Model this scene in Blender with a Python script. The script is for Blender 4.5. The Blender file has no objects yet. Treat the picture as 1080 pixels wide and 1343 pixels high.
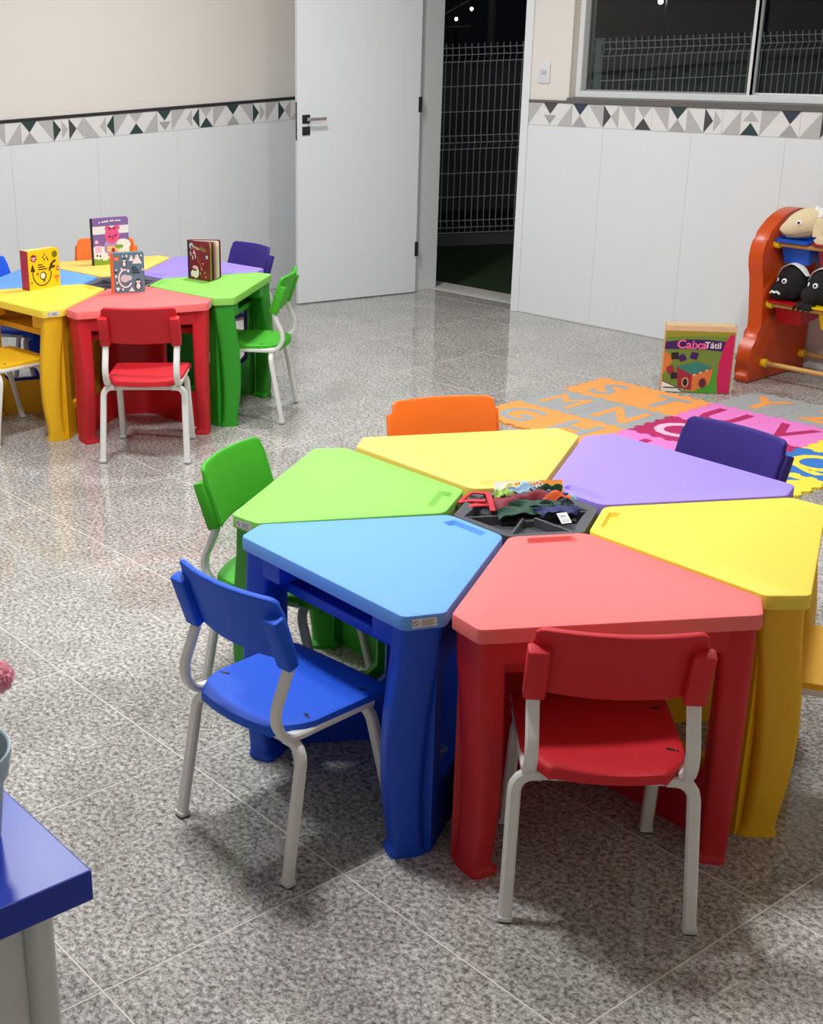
import bpy, bmesh, math, random
from mathutils import Vector, Matrix
from math import sin, cos, pi, radians

S = bpy.context.scene
COL = S.collection
random.seed(7)

# ------------------------------------------------------------------ camera
cam_d = bpy.data.cameras.new('camera')
cam = bpy.data.objects.new('camera', cam_d)
COL.objects.link(cam)
S.camera = cam
YAW, PITCH, ROLL = 2.551, 0.366, -0.039
F_PX, CX, CY = 1736.47, 232.5, 690.8
fw = Vector((cos(YAW)*cos(PITCH), sin(YAW)*cos(PITCH), -sin(PITCH)))
rt = Vector((sin(YAW), -cos(YAW), 0))
up = rt.cross(fw)
rt2 = rt*cos(ROLL) + up*sin(ROLL)
up2 = -rt*sin(ROLL) + up*cos(ROLL)
cm = Matrix((rt2, up2, -fw)).transposed().to_4x4()
cm.translation = (4.774, -3.380, 1.705)
cam.matrix_world = cm
cam_d.sensor_fit = 'HORIZONTAL'
cam_d.sensor_width = 36.0
cam_d.lens = 36.0*F_PX/1080.0
cam_d.shift_x = (540.0-CX)/1080.0
cam_d.shift_y = (CY-671.5)/1080.0
cam_d.clip_start = 0.05
cam_d.clip_end = 200

# ------------------------------------------------------------------ world, exposure
W = bpy.data.worlds.new('night_sky')
S.world = W
W.use_nodes = True
bg = W.node_tree.nodes['Background']
bg.inputs[0].default_value = (0.10, 0.12, 0.16, 1)
bg.inputs[1].default_value = 0.02
S.view_settings.view_transform = 'Standard'
S.view_settings.look = 'None'
S.view_settings.gamma = 1.0
S.view_settings.use_curve_mapping = False
S.view_settings.exposure = 0.0
LAMP_W = 208.0        # strength of the ceiling lamps
FENCE_FILL_W = 420.0         # strength of the unseen light added outside for the fence

# ------------------------------------------------------------------ helpers
def lin(c):
    return tuple(((v/255)/12.92 if v/255 <= 0.04045 else ((v/255+0.055)/1.055)**2.4) for v in c)

MATS = {}
def mat(name, rgb, rough=0.5, bump=0.0, bscale=300.0, metal=0.0, var=0.0, vscale=6.0, spec=0.5, emit=0.0):
    if name in MATS: return MATS[name]
    m = bpy.data.materials.new(name); m.use_nodes = True
    nt = m.node_tree; b = nt.nodes['Principled BSDF']
    c = lin(rgb)
    b.inputs['Base Color'].default_value = (*c, 1)
    b.inputs['Roughness'].default_value = rough
    b.inputs['Metallic'].default_value = metal
    b.inputs['Specular IOR Level'].default_value = spec
    if emit:
        b.inputs['Emission Color'].default_value = (*c, 1)
        b.inputs['Emission Strength'].default_value = emit
    tc = None
    if bump or var:
        tc = nt.nodes.new('ShaderNodeTexCoord')
    if bump:
        n = nt.nodes.new('ShaderNodeTexNoise'); n.inputs['Scale'].default_value = bscale
        n.inputs['Detail'].default_value = 2
        bp = nt.nodes.new('ShaderNodeBump'); bp.inputs['Strength'].default_value = bump
        bp.inputs['Distance'].default_value = 0.002
        nt.links.new(tc.outputs['Object'], n.inputs['Vector'])
        nt.links.new(n.outputs['Fac'], bp.inputs['Height'])
        nt.links.new(bp.outputs['Normal'], b.inputs['Normal'])
    if var:
        n2 = nt.nodes.new('ShaderNodeTexNoise'); n2.inputs['Scale'].default_value = vscale
        n2.inputs['Detail'].default_value = 3
        mx = nt.nodes.new('ShaderNodeMix'); mx.data_type = 'RGBA'
        mx.inputs[6].default_value = (*[v*(1-var) for v in c], 1)
        mx.inputs[7].default_value = (*[min(1, v*(1+var)) for v in c], 1)
        nt.links.new(tc.outputs['Object'], n2.inputs['Vector'])
        nt.links.new(n2.outputs['Fac'], mx.inputs[0])
        nt.links.new(mx.outputs[2], b.inputs['Base Color'])
    MATS[name] = m
    return m

def finish(bm, name, mats, smooth=35.0):
    bmesh.ops.recalc_face_normals(bm, faces=bm.faces)
    me = bpy.data.meshes.new(name)
    if smooth:
        for f in bm.faces: f.smooth = True
        lim = radians(smooth)
        for e in bm.edges:
            if len(e.link_faces) == 2 and e.calc_face_angle(0) > lim: e.smooth = False
    bm.to_mesh(me); bm.free()
    if not isinstance(mats, (list, tuple)): mats = [mats]
    for m in mats: me.materials.append(m)
    return me

def ob(name, me, parent=None, loc=(0, 0, 0), rot=(0, 0, 0), mtl=None, label=None, cat=None, group=None, kind=None):
    o = bpy.data.objects.new(name, me)
    COL.objects.link(o)
    o.parent = parent
    o.location = loc; o.rotation_euler = rot
    if mtl is not None:
        o.material_slots[0].link = 'OBJECT'
        o.material_slots[0].material = mtl
    tag(o, label, cat, group, kind)
    return o

def tag(o, label=None, cat=None, group=None, kind=None):
    if label: o['label'] = label
    if cat: o['category'] = cat
    if group: o['group'] = group
    if kind: o['kind'] = kind

def thing(name, label, cat, loc=(0, 0, 0), rz=0.0, group=None):
    return ob(name, None, None, loc, (0, 0, rz), None, label, cat, group)

def NB(): return bmesh.new()

def box(bm, x0, x1, y0, y1, z0, z1, bev=0.0, seg=2, mi=0):
    vs = [bm.verts.new(p) for p in ((x0,y0,z0),(x1,y0,z0),(x1,y1,z0),(x0,y1,z0),(x0,y0,z1),(x1,y0,z1),(x1,y1,z1),(x0,y1,z1))]
    fs = [bm.faces.new([vs[i] for i in q]) for q in ((3,2,1,0),(4,5,6,7),(0,1,5,4),(1,2,6,5),(2,3,7,6),(3,0,4,7))]
    for f in fs: f.material_index = mi
    if bev:
        es = list({e for f in fs for e in f.edges})
        r = bmesh.ops.bevel(bm, geom=es, offset=bev, segments=seg, affect='EDGES', profile=0.5, clamp_overlap=True)
        for f in r['faces']: f.material_index = mi
    return vs

def rpoly(pts, rad, n=4):
    """round the corners of a 2-D polygon; rad is one number or one per corner"""
    out = []
    N = len(pts)
    for i, p in enumerate(pts):
        r = rad[i] if isinstance(rad, (list, tuple)) else rad
        p = Vector(p); a = Vector(pts[i-1])-p; b = Vector(pts[(i+1) % N])-p
        if r <= 0:
            out.append((p.x, p.y)); continue
        la, lb = a.length, b.length; a.normalize(); b.normalize()
        ang = a.angle(b)
        t = min(r/math.tan(ang/2), la*0.49, lb*0.49); rr = t*math.tan(ang/2)
        c = p+(a+b).normalized()*(rr/sin(ang/2))
        s = p+a*t; e = p+b*t
        v0 = s-c; v1 = e-c
        a0 = math.atan2(v0.y, v0.x); da = math.atan2(v1.y, v1.x)-a0
        while da > pi: da -= 2*pi
        while da < -pi: da += 2*pi
        for k in range(n+1):
            q = a0+da*k/n
            out.append((c.x+rr*cos(q), c.y+rr*sin(q)))
    return out

def prism(bm, poly, z0, z1, bev=0.0, seg=2, fn=None, mi=0):
    """extrude a 2-D outline between two heights; fn maps (x,y,z) to a point"""
    fn = fn or (lambda x, y, z: (x, y, z))
    n = len(poly)
    lo = [bm.verts.new(fn(x, y, z0)) for x, y in poly]
    hi = [bm.verts.new(fn(x, y, z1)) for x, y in poly]
    ft = bm.faces.new(hi); fb = bm.faces.new(lo[::-1])
    fs = [ft, fb]
    for i in range(n):
        j = (i+1) % n
        fs.append(bm.faces.new((lo[i], lo[j], hi[j], hi[i])))
    for f in fs: f.material_index = mi
    if bev:
        es = list(ft.edges)+list(fb.edges)
        r = bmesh.ops.bevel(bm, geom=es, offset=bev, segments=seg, affect='EDGES', profile=0.5, clamp_overlap=True)
        for f in r['faces']: f.material_index = mi
    return fs

def circ(r, n=12, rx=None):
    rx = r if rx is None else rx
    return [(rx*cos(2*pi*i/n), r*sin(2*pi*i/n)) for i in range(n)]

def rrect(w, h, r=0.004, n=3):
    return rpoly([(-w/2, -h/2), (w/2, -h/2), (w/2, h/2), (-w/2, h/2)], r, n)

def smooth_path(pts, n=6):
    """Catmull-Rom through 3-D points"""
    P = [Vector(p) for p in pts]
    out = []
    for i in range(len(P)-1):
        p0 = P[i-1] if i else P[0]*2-P[1]
        p1, p2 = P[i], P[i+1]
        p3 = P[i+2] if i+2 < len(P) else P[-1]*2-P[-2]
        for k in range(n):
            t = k/n
            out.append(0.5*((2*p1)+(p2-p0)*t+(2*p0-5*p1+4*p2-p3)*t*t+(3*p1-p0-3*p2+p3)*t**3))
    out.append(P[-1])
    return out

def sweep(bm, path, sec, side=(1, 0, 0), scale=None, mi=0, caps=True):
    """sweep a 2-D section (a along 'side', b across) along a path"""
    P = [Vector(p) for p in path]; rings = []
    sd = Vector(side).normalized()
    for i, p in enumerate(P):
        t = (P[min(i+1, len(P)-1)]-P[max(i-1, 0)]).normalized()
        a = sd-t*sd.dot(t)
        if a.length < 1e-4: a = t.orthogonal()
        a.normalize(); b = t.cross(a)
        sd = a
        k = scale[i] if scale else 1.0
        rings.append([bm.verts.new(p+a*(u*k)+b*(v*k)) for u, v in sec])
    n = len(sec); fs = []
    for r0, r1 in zip(rings, rings[1:]):
        for i in range(n):
            fs.append(bm.faces.new((r0[i], r0[(i+1) % n], r1[(i+1) % n], r1[i])))
    if caps:
        fs.append(bm.faces.new(rings[0][::-1])); fs.append(bm.faces.new(rings[-1]))
    for f in fs: f.material_index = mi
    return rings

def lathe(bm, prof, n=32, c=(0, 0), mi=0, close=False):
    rings = []
    for r, z in prof:
        rings.append([bm.verts.new((c[0]+r*cos(2*pi*i/n), c[1]+r*sin(2*pi*i/n), z)) for i in range(n)])
    for r0, r1 in zip(rings, rings[1:]):
        for i in range(n):
            f = bm.faces.new((r0[i], r0[(i+1) % n], r1[(i+1) % n], r1[i])); f.material_index = mi
    for r in ((rings[0], rings[-1]) if close else ()):
        f = bm.faces.new(r); f.material_index = mi
    return rings

def blob(bm, c, rad, sub=3, fn=None, mi=0):
    r = bmesh.ops.create_icosphere(bm, subdivisions=sub, radius=1.0)
    for v in r['verts']:
        d = v.co.copy()
        k = fn(d) if fn else 1.0
        v.co = Vector((c[0]+d.x*rad[0]*k, c[1]+d.y*rad[1]*k, c[2]+d.z*rad[2]*k))
    for v in r['verts']:
        for f in v.link_faces: f.material_index = mi
    return r['verts']

def text_mesh(body, size, off=0.0, depth=0.0):
    cu = bpy.data.curves.new('lettering', 'FONT')
    cu.body = body; cu.size = size; cu.offset = off; cu.extrude = depth
    cu.align_x = 'CENTER'; cu.align_y = 'CENTER'; cu.resolution_u = 3
    o = bpy.data.objects.new('lettering', cu); COL.objects.link(o)
    dg = bpy.context.evaluated_depsgraph_get(); dg.update()
    me = bpy.data.meshes.new_from_object(o.evaluated_get(dg))
    COL.objects.unlink(o); bpy.data.objects.remove(o)
    return me

class Print:
    """flat print: coloured shapes on one thin sheet, local x right, y up, z out"""
    def __init__(s): s.bm = NB(); s.mats = []; s.z = 0.0
    def mi(s, m):
        if m not in s.mats: s.mats.append(m)
        return s.mats.index(m)
    def poly(s, pts, m, dz=0.00012):
        s.z += dz
        f = s.bm.faces.new([s.bm.verts.new((x, y, s.z)) for x, y in pts])
        f.material_index = s.mi(m)
        if f.normal.z == 0: f.normal_update()
        if f.normal.z < 0: f.normal_flip()
    def rect(s, x0, y0, x1, y1, m): s.poly([(x0,y0),(x1,y0),(x1,y1),(x0,y1)], m)
    def ell(s, x, y, rx, ry, m, n=18, rot=0):
        s.poly([(x+rx*cos(2*pi*i/n)*cos(rot)-ry*sin(2*pi*i/n)*sin(rot), y+rx*cos(2*pi*i/n)*sin(rot)+ry*sin(2*pi*i/n)*cos(rot)) for i in range(n)], m)
    def line(s, pts, w, m):
        s.z += 0.00012
        L = [Vector(p) for p in pts]; A = []
        for i, p in enumerate(L):
            t = (L[min(i+1, len(L)-1)]-L[max(i-1, 0)]).normalized(); n = Vector((-t.y, t.x))*w/2
            A.append((s.bm.verts.new((p.x+n.x, p.y+n.y, s.z)), s.bm.verts.new((p.x-n.x, p.y-n.y, s.z))))
        for a, b in zip(A, A[1:]):
            f = s.bm.faces.new((a[0], a[1], b[1], b[0])); f.material_index = s.mi(m)
    def arc(s, x, y, r, a0, a1, w, m, n=14, ry=None):
        ry = ry or r
        s.line([(x+r*cos(radians(a0+(a1-a0)*i/n)), y+ry*sin(radians(a0+(a1-a0)*i/n))) for i in range(n+1)], w, m)
    def text(s, body, x, y, size, m, rot=0.0, off=0.0):
        s.z += 0.00012
        me = text_mesh(body, size, off)
        n0 = len(s.bm.faces); s.bm.verts.ensure_lookup_table(); v0 = len(s.bm.verts)
        s.bm.from_mesh(me); s.bm.verts.ensure_lookup_table(); s.bm.faces.ensure_lookup_table()
        k = s.mi(m)
        for v in s.bm.verts[v0:]:
            a, b = v.co.x, v.co.y
            v.co = (x+a*cos(rot)-b*sin(rot), y+a*sin(rot)+b*cos(rot), s.z)
        for f in s.bm.faces[n0:]: f.material_index = k
        bpy.data.meshes.remove(me)
    def done(s, name):
        me = bpy.data.meshes.new(name); s.bm.to_mesh(me); s.bm.free()
        for m in s.mats: me.materials.append(m)
        return me

def frame_rot(xa, ya):
    """euler for a sheet whose x axis is xa and y axis is ya"""
    xa = Vector(xa).normalized(); ya = Vector(ya).normalized(); za = xa.cross(ya)
    return Matrix((xa, ya, za)).transposed().to_euler()

# ------------------------------------------------------------------ materials
def granite(name):
    m = bpy.data.materials.new(name); m.use_nodes = True
    nt = m.node_tree; b = nt.nodes['Principled BSDF']; L = nt.links.new
    g = nt.nodes.new('ShaderNodeNewGeometry')
    oi = nt.nodes.new('ShaderNodeObjectInfo')
    def noise(sc, det=3, rough=0.6):
        n = nt.nodes.new('ShaderNodeTexNoise'); n.inputs['Scale'].default_value = sc
        n.inputs['Detail'].default_value = det; n.inputs['Roughness'].default_value = rough
        L(g.outputs['Position'], n.inputs['Vector']); return n
    n1 = noise(80, 3, 0.75); n2 = noise(170, 2, 0.6); n3 = noise(3.0, 4, 0.6); n4 = noise(14, 4, 0.7)
    r1 = nt.nodes.new('ShaderNodeValToRGB')
    e = r1.color_ramp.elements
    e[0].position = 0.30; e[0].color = (*lin((84, 80, 76)), 1)
    e[1].position = 0.72; e[1].color = (*lin((232, 227, 218)), 1)
    a = e.new(0.44); a.color = (*lin((152, 147, 140)), 1)
    a = e.new(0.56); a.color = (*lin((197, 192, 184)), 1)
    L(n1.outputs['Fac'], r1.inputs['Fac'])
    r2 = nt.nodes.new('ShaderNodeValToRGB')
    e = r2.color_ramp.elements
    e[0].position = 0.33; e[0].color = (0.42, 0.41, 0.40, 1)
    e[1].position = 0.47; e[1].color = (1, 1, 1, 1)
    L(n2.outputs['Fac'], r2.inputs['Fac'])
    mu = nt.nodes.new('ShaderNodeMix'); mu.data_type = 'RGBA'; mu.blend_type = 'MULTIPLY'; mu.inputs[0].default_value = 0.85
    L(r1.outputs['Color'], mu.inputs[6]); L(r2.outputs['Color'], mu.inputs[7])
    r3 = nt.nodes.new('ShaderNodeMapRange')
    r3.inputs[1].default_value = 0.3; r3.inputs[2].default_value = 0.7; r3.inputs[3].default_value = 0.86; r3.inputs[4].default_value = 1.12
    L(n3.outputs['Fac'], r3.inputs[0])
    r4 = nt.nodes.new('ShaderNodeMapRange')
    r4.inputs[1].default_value = 0.3; r4.inputs[2].default_value = 0.7; r4.inputs[3].default_value = 0.88; r4.inputs[4].default_value = 1.1
    L(n4.outputs['Fac'], r4.inputs[0])
    r5 = nt.nodes.new('ShaderNodeMapRange')
    r5.inputs[3].default_value = 0.95; r5.inputs[4].default_value = 1.05
    L(oi.outputs['Random'], r5.inputs[0])
    m1 = nt.nodes.new('ShaderNodeMath'); m1.operation = 'MULTIPLY'
    m2 = nt.nodes.new('ShaderNodeMath'); m2.operation = 'MULTIPLY'
    L(r3.outputs[0], m1.inputs[0]); L(r4.outputs[0], m1.inputs[1]); L(m1.outputs[0], m2.inputs[0]); L(r5.outputs[0], m2.inputs[1])
    hs = nt.nodes.new('ShaderNodeHueSaturation')
    L(mu.outputs[2], hs.inputs['Color']); L(m2.outputs[0], hs.inputs['Value'])
    L(hs.outputs['Color'], b.inputs['Base Color'])
    b.inputs['Roughness'].default_value = 0.06
    b.inputs['Specular IOR Level'].default_value = 0.55
    return m

M_TILE = granite('polished_granite_tile')
M_GROUT = mat('pale_grout', (216, 209, 196), 0.7)
M_WHITE = mat('white_paint', (236, 235, 232), 0.7, bump=0.08, bscale=180)
M_UPPER = mat('warm_white_paint', (232, 225, 215), 0.75, bump=0.15, bscale=120)
M_WTILE = mat('satin_wall_tile', (230, 233, 232), 0.32, bump=0.05, bscale=60, var=0.02, vscale=40)
M_WGROUT = mat('wall_tile_joint', (214, 216, 215), 0.8)
M_DOOR = mat('white_lacquer', (228, 232, 232), 0.35)
M_JAMB = mat('white_door_frame', (232, 235, 233), 0.4)
M_STONE = mat('grey_granite_ledge', (104, 100, 96), 0.3, var=0.25, vscale=160)
M_DARKTRIM = mat('dark_ledge', (42, 42, 44), 0.35)
M_ALU = mat('white_aluminium', (226, 228, 226), 0.35)
M_B_LIGHT = mat('border_off_white', (232, 230, 226), 0.35)
M_B_GREY = mat('border_grey', (190, 187, 184), 0.35)
M_B_GREY2 = mat('border_mid_grey', (170, 168, 166), 0.35)
M_B_DARK = mat('border_charcoal', (74, 72, 74), 0.35)
M_B_GREEN = mat('border_dark_green', (44, 68, 66), 0.35)
M_B_NAVY = mat('border_slate_blue', (52, 64, 78), 0.35)
M_BLACKP = mat('black_hardware', (28, 28, 30), 0.3)
M_CHROME = mat('brushed_chrome', (200, 200, 200), 0.22, metal=1.0)
M_STEEL = mat('white_painted_steel', (226, 224, 218), 0.35)
M_CAP = mat('white_plastic_foot', (212, 212, 208), 0.5)
M_TRAY = mat('dark_grey_plastic', (80, 82, 86), 0.45, bump=0.1, bscale=400)
M_DARK = mat('dark_slot_shade_and_foot_pad', (14, 14, 15), 0.7)
M_PAPER = mat('white_print', (236, 236, 232), 0.5)
M_INK = mat('dark_print', (34, 34, 36), 0.5)
M_GREYINK = mat('grey_print', (150, 150, 150), 0.5)
def plastic(n, rgb, rough=0.52): return mat(n, rgb, rough, bump=0.12, bscale=420)
BODY = {
 'red': plastic('red_plastic', (196, 22, 34)), 'blue': plastic('blue_plastic', (6, 72, 200)),
 'green': plastic('green_plastic', (40, 150, 28)), 'orange': plastic('orange_plastic', (246, 112, 14)),
 'purple': plastic('purple_plastic', (70, 40, 150)), 'yellow': plastic('yellow_plastic', (238, 182, 8)),
}
TOP = {
 'red': plastic('coral_table_plastic', (243, 114, 110), 0.6), 'blue': plastic('sky_blue_table_plastic', (106, 166, 240), 0.6),
 'green': plastic('lime_table_plastic', (140, 206, 86), 0.6), 'orange': plastic('pale_orange_table_plastic', (250, 210, 98), 0.6),
 'purple': plastic('lavender_table_plastic', (158, 134, 236), 0.6), 'yellow': plastic('lemon_table_plastic', (247, 218, 70), 0.6),
}
CHAIRC = {
 'red': plastic('red_chair_plastic', (206, 22, 36), 0.62), 'blue': plastic('blue_chair_plastic', (4, 84, 214), 0.62),
 'green': plastic('green_chair_plastic', (62, 172, 20), 0.62), 'orange': plastic('orange_chair_plastic', (250, 118, 14), 0.62),
 'purple': plastic('purple_chair_plastic', (50, 26, 126), 0.62), 'yellow': plastic('yellow_chair_plastic', (244, 188, 10), 0.62),
}
TOPNAME = {'red': 'coral', 'blue': 'sky blue', 'green': 'lime', 'orange': 'pale orange', 'purple': 'lavender', 'yellow': 'lemon'}

# ------------------------------------------------------------------ setting: floor
RX0, RX1, RY0, RY1, RH = -2.14, 5.86, -4.50, 2.70, 2.80
T = 0.6
bm = NB(); box(bm, RX0-0.2, RX1+0.2, RY0-0.2, RY1+0.26, -0.10, -0.0006)
floor = ob('floor', finish(bm, 'floor', M_GROUT, 0), kind='structure')
def tile_mesh(w, h):
    b = NB(); box(b, 0, w, 0, h, -0.0105, 0.0)
    return finish(b, 'floor_tile', M_TILE, 0)
full_tile = tile_mesh(T-0.0044, T-0.0044)
for i in range(-4, 10):
    for j in range(-8, 5):
        x0, x1 = max(i*T, RX0), min((i+1)*T, RX1)
        ymax = RY1 if not (-1.43 < (i+0.5)*T < -0.6) else RY1+0.25
        y0, y1 = max(j*T, RY0), min((j+1)*T, RY1)
        if x1-x0 < 0.02 or y1-y0 < 0.02: continue
        if x1-x0 > T-1e-6 and y1-y0 > T-1e-6: me = full_tile
        else: me = tile_mesh(x1-x0-0.0044, y1-y0-0.0044)
        ob('tile', me, floor, (x0+0.0022, y0+0.0022, 0))
ob('tile', tile_mesh(0.816, 0.138), floor, (-1.428, RY1+0.004, 0))

# ------------------------------------------------------------------ setting: walls
def wall(name, boxes, m):
    b = NB()
    for q in boxes: box(b, *q)
    return ob(name, finish(b, name, m, 0), kind='structure')
WT = 0.19
DX0, DX1, DH = -1.43, -0.61, 2.12
WX0, WX1, WZ0, WZ1 = -0.287, 1.83, 1.224, 2.25
JW = 0.055
wall_right = wall('wall_right', [
    (RX0-0.2, DX0-JW, RY1+0.008, RY1+WT, 0, RH),
    (DX0-JW, DX1+JW, RY1+0.008, RY1+WT, DH+JW, RH),
    (DX1+JW, WX0, RY1+0.008, RY1+WT, 0, RH),
    (WX0, WX1, RY1+0.008, RY1+WT, 0, WZ0-0.026),
    (WX0, WX1, RY1+0.008, RY1+WT, WZ1, RH),
    (WX1, RX1+0.2, RY1+0.008, RY1+WT, 0, RH)], M_UPPER)
wall_left = wall('wall_left', [(RX0-0.2, RX0-0.008, RY0-0.2, RY1+WT, 0, RH)], M_UPPER)
wall_front = wall('wall_front', [(RX0-0.2, RX1+0.2, RY0-0.2, RY0, 0, RH)], M_UPPER)
wall_back = wall('wall_back', [(RX1, RX1+0.2, RY0, RY1+WT, 0, RH)], M_UPPER)
ceiling = wall('ceiling', [(RX0-0.2, RX1+0.2, RY0-0.2, RY1+WT, RH, RH+0.15)], M_WHITE)

# wall tiles: tall satin panels below, printed border above, ledge on top
BZ0, BZ1 = 1.073, 1.195
def panel(w, z0=0.004, z1=BZ0-0.0015):
    b = NB(); box(b, 0, w, 0, 0.008, z0, z1, bev=0.0007, seg=1)
    return finish(b, 'wall_tile', M_WTILE, 0)
# joint backing strips
b = NB(); box(b, DX1+JW, RX1, RY1+0.0035, RY1+0.0078, 0, BZ1)
box(b, RX0, DX0-JW, RY1+0.0035, RY1+0.0078, 0, BZ1)
ob('tile_joint', finish(b, 'tile_joint', M_WGROUT, 0), wall_right)
b = NB(); box(b, RX0-0.0078, RX0-0.0035, RY0, RY1, 0, BZ1)
ob('tile_joint', finish(b, 'tile_joint', M_WGROUT, 0), wall_left)
xs = [DX1+JW, -0.033, 0.513, 1.030]
while xs[-1] < RX1-0.3: xs.append(xs[-1]+0.54)
xs[-1] = RX1
for a, c in zip(xs, xs[1:]): ob('wall_tile', panel(c-a-0.001), wall_right, (a+0.0005, RY1, 0))
ob('wall_tile', panel(DX0-JW-RX0-0.004), wall_right, (RX0+0.002, RY1, 0))
ys = [1.935-0.57*k for k in range(11)]+[RY0]
ys = [RY1]+ys
for a, c in zip(ys, ys[1:]):
    ob('wall_tile', panel(a-c-0.001), wall_left, (RX0, c+0.0005, 0), (0, 0, pi/2))

# printed border tiles: cells of triangles, all flat print on a ceramic strip
CW, CH = 0.103, BZ1-BZ0
BM = [M_B_LIGHT, M_B_GREY, M_B_GREY2, M_B_DARK, M_B_GREEN, M_B_NAVY]
def cell_tris(code, w, h):
    c = code[0]; k = {'d': 3, 'g': 4, 'n': 5}.get(code[1:2], 1)
    m = (w/2, h/2)
    if c == '\\': return [([(0, h), (w, h), (w, 0)], 1)]          # grey upper right
    if c == '/': return [([(0, 0), (w, 0), (w, h)], 1)]           # grey lower right
    if c == '<': return [([(0, 0), (0, h), (w, h)], 1)]           # grey upper left
    if c == '>': return [([(0, 0), (w, 0), (0, h)], 1)]           # grey lower left
    if c == 'H': return [([(0, h), m, (w, h)], k), ([(0, 0), (w, 0), m], 2)]
    if c == 'h': return [([(0, h), m, (w, h)], 1), ([(0, 0), (w, 0), m], k)]
    if c == 'S': return [([(w*.0, h), (w/2, h/2), (w, h)], k), ([(w*.08, h*.46), (w/2, h*.04), (w*.92, h*.46)], 2)]
    if c == 's': return [([(w*.08, h*.54), (w/2, h*.96), (w*.92, h*.54)], 1), ([(0, 0), (w, 0), (w/2, h/2)], k)]
    if c == 'W': return [([(0, 0), m, (0, h)], k), ([(w, 0), (w, h), m], 1)]
    if c == 'R': return [([(0, 0), m, (0, h)], k), ([(w*.54, h*.08), (w*.96, h/2), (w*.54, h*.92)], 1)]
    if c == 'L': return [([(w, 0), (w, h), m], k), ([(w*.46, h*.08), (w*.04, h/2), (w*.46, h*.92)], 1)]
    return []
def border_tile(codes):
    b = NB(); w = CW*len(codes)
    box(b, 0.0008, w-0.0008, 0, 0.0078, 0.0008, CH-0.0008)
    for i, cd in enumerate(codes):
        for tri, k in cell_tris(cd, CW, CH):
            f = b.faces.new([b.verts.new((i*CW+min(max(x, 0.001), CW-0.001), -0.0004, min(max(z, 0.0015), CH-0.0015))) for x, z in tri])
            f.material_index = k
    bmesh.ops.recalc_face_normals(b, faces=b.faces)
    for f in b.faces:
        if len(f.verts) == 3 and f.normal.y > 0: f.normal_flip()
    me = bpy.data.meshes.new('border_tile'); b.to_mesh(me); b.free()
    for m in BM: me.materials.append(m)
    return me
seqR = ['<', 'Sd', '/', 'Hn', '\\', 'Wd', '\\', 'hd', '\\', 'Hg', '>', 'Rd', '/', 'sg', '<', 'Hn', '/', 'Wd', '\\', 'Hg', '/', 'Sn', '>', 'hd', '<']
seqL = ['\\', '/', 'Hg', '\\', 'Rg', 'Wd', '>', 'Lg', '<', 'hg', '/', 'Sg', '<', 'Lg', 'hg', '<', 'Hg', '\\', 'Rg', '<', 'Wg', '/', 'Hg', '>', 'Sd']
x = DX1+JW; k = 0
while x < RX1-0.42:
    ob('border_tile', border_tile([seqR[(k+q) % len(seqR)] for q in range(4)]), wall_right, (x, RY1, BZ0)); x += 4*CW; k += 4
# left wall runs from high y (far) to low y; x of the tile = +y of the world seen from the room goes right
y = RY0; n = int((RY1-RY0)/(4*CW))
yo = 0.157-CW*0.6
k0 = -int((yo-RY0)/(4*CW))
for q in range(k0, 7):
    y = yo+q*4*CW
    if y+4*CW > RY1: break
    ob('border_tile', border_tile([seqL[(4*q+r) % len(seqL)] for r in range(4)]), wall_left, (RX0, y, BZ0), (0, 0, pi/2))
rest = RY1-(yo+6*4*CW)
nn = int(rest/CW)
if nn > 0: ob('border_tile', border_tile([seqL[(24+r) % len(seqL)] for r in range(min(nn, 3))]), wall_left, (RX0, yo+24*CW, BZ0), (0, 0, pi/2))

b = NB(); box(b, DX1+JW, WX0, RY1-0.008, RY1+0.006, BZ1+0.001, BZ1+0.014, bev=0.002, seg=1)
box(b, WX0-0.0, RX1, RY1-0.010, RY1+0.012, BZ1+0.001, WZ0, bev=0.002, seg=1)
box(b, WX0+0.001, WX1-0.001, RY1+0.010, RY1+WT, WZ0-0.025, WZ0-0.001)
ob('trim_1', finish(b, 'trim_1', M_STONE, 0), kind='structure')
b = NB(); box(b, RX0-0.006, RX0+0.008, RY0, RY1-0.01, BZ1+0.001, BZ1+0.018, bev=0.002, seg=1)
ob('trim_2', finish(b, 'trim_2', M_DARKTRIM, 0), kind='structure')

# door frame and door leaf
b = NB()
box(b, DX0-JW, DX0, RY1-0.006, RY1+WT+0.005, 0, DH, bev=0.002, seg=1)
box(b, DX1, DX1+JW, RY1-0.006, RY1+WT+0.005, 0, DH, bev=0.002, seg=1)
box(b, DX0-JW, DX1+JW, RY1-0.006, RY1+WT+0.005, DH, DH+JW, bev=0.002, seg=1)
door_frame = ob('door_1', finish(b, 'door_1', M_JAMB, 0), kind='structure')
DL = 0.815
hinge = Vector((DX0-0.002, RY1-0.012, 0))
ang = math.atan2(-0.79, -0.24)
leaf = ob('door_2', None, None, hinge, (0, 0, ang), kind='structure')
b = NB(); box(b, 0, DL, 0.0, 0.035, 0.006, DH-0.005, bev=0.0015, seg=1)
ob('door_leaf', finish(b, 'door_leaf', M_DOOR, 0), leaf)
b = NB(); box(b, DL-0.001, DL+0.0012, 0.007, 0.028, 0.995, 1.215)
ob('lock_plate', finish(b, 'lock_plate', M_BLACKP, 0), leaf)
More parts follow.
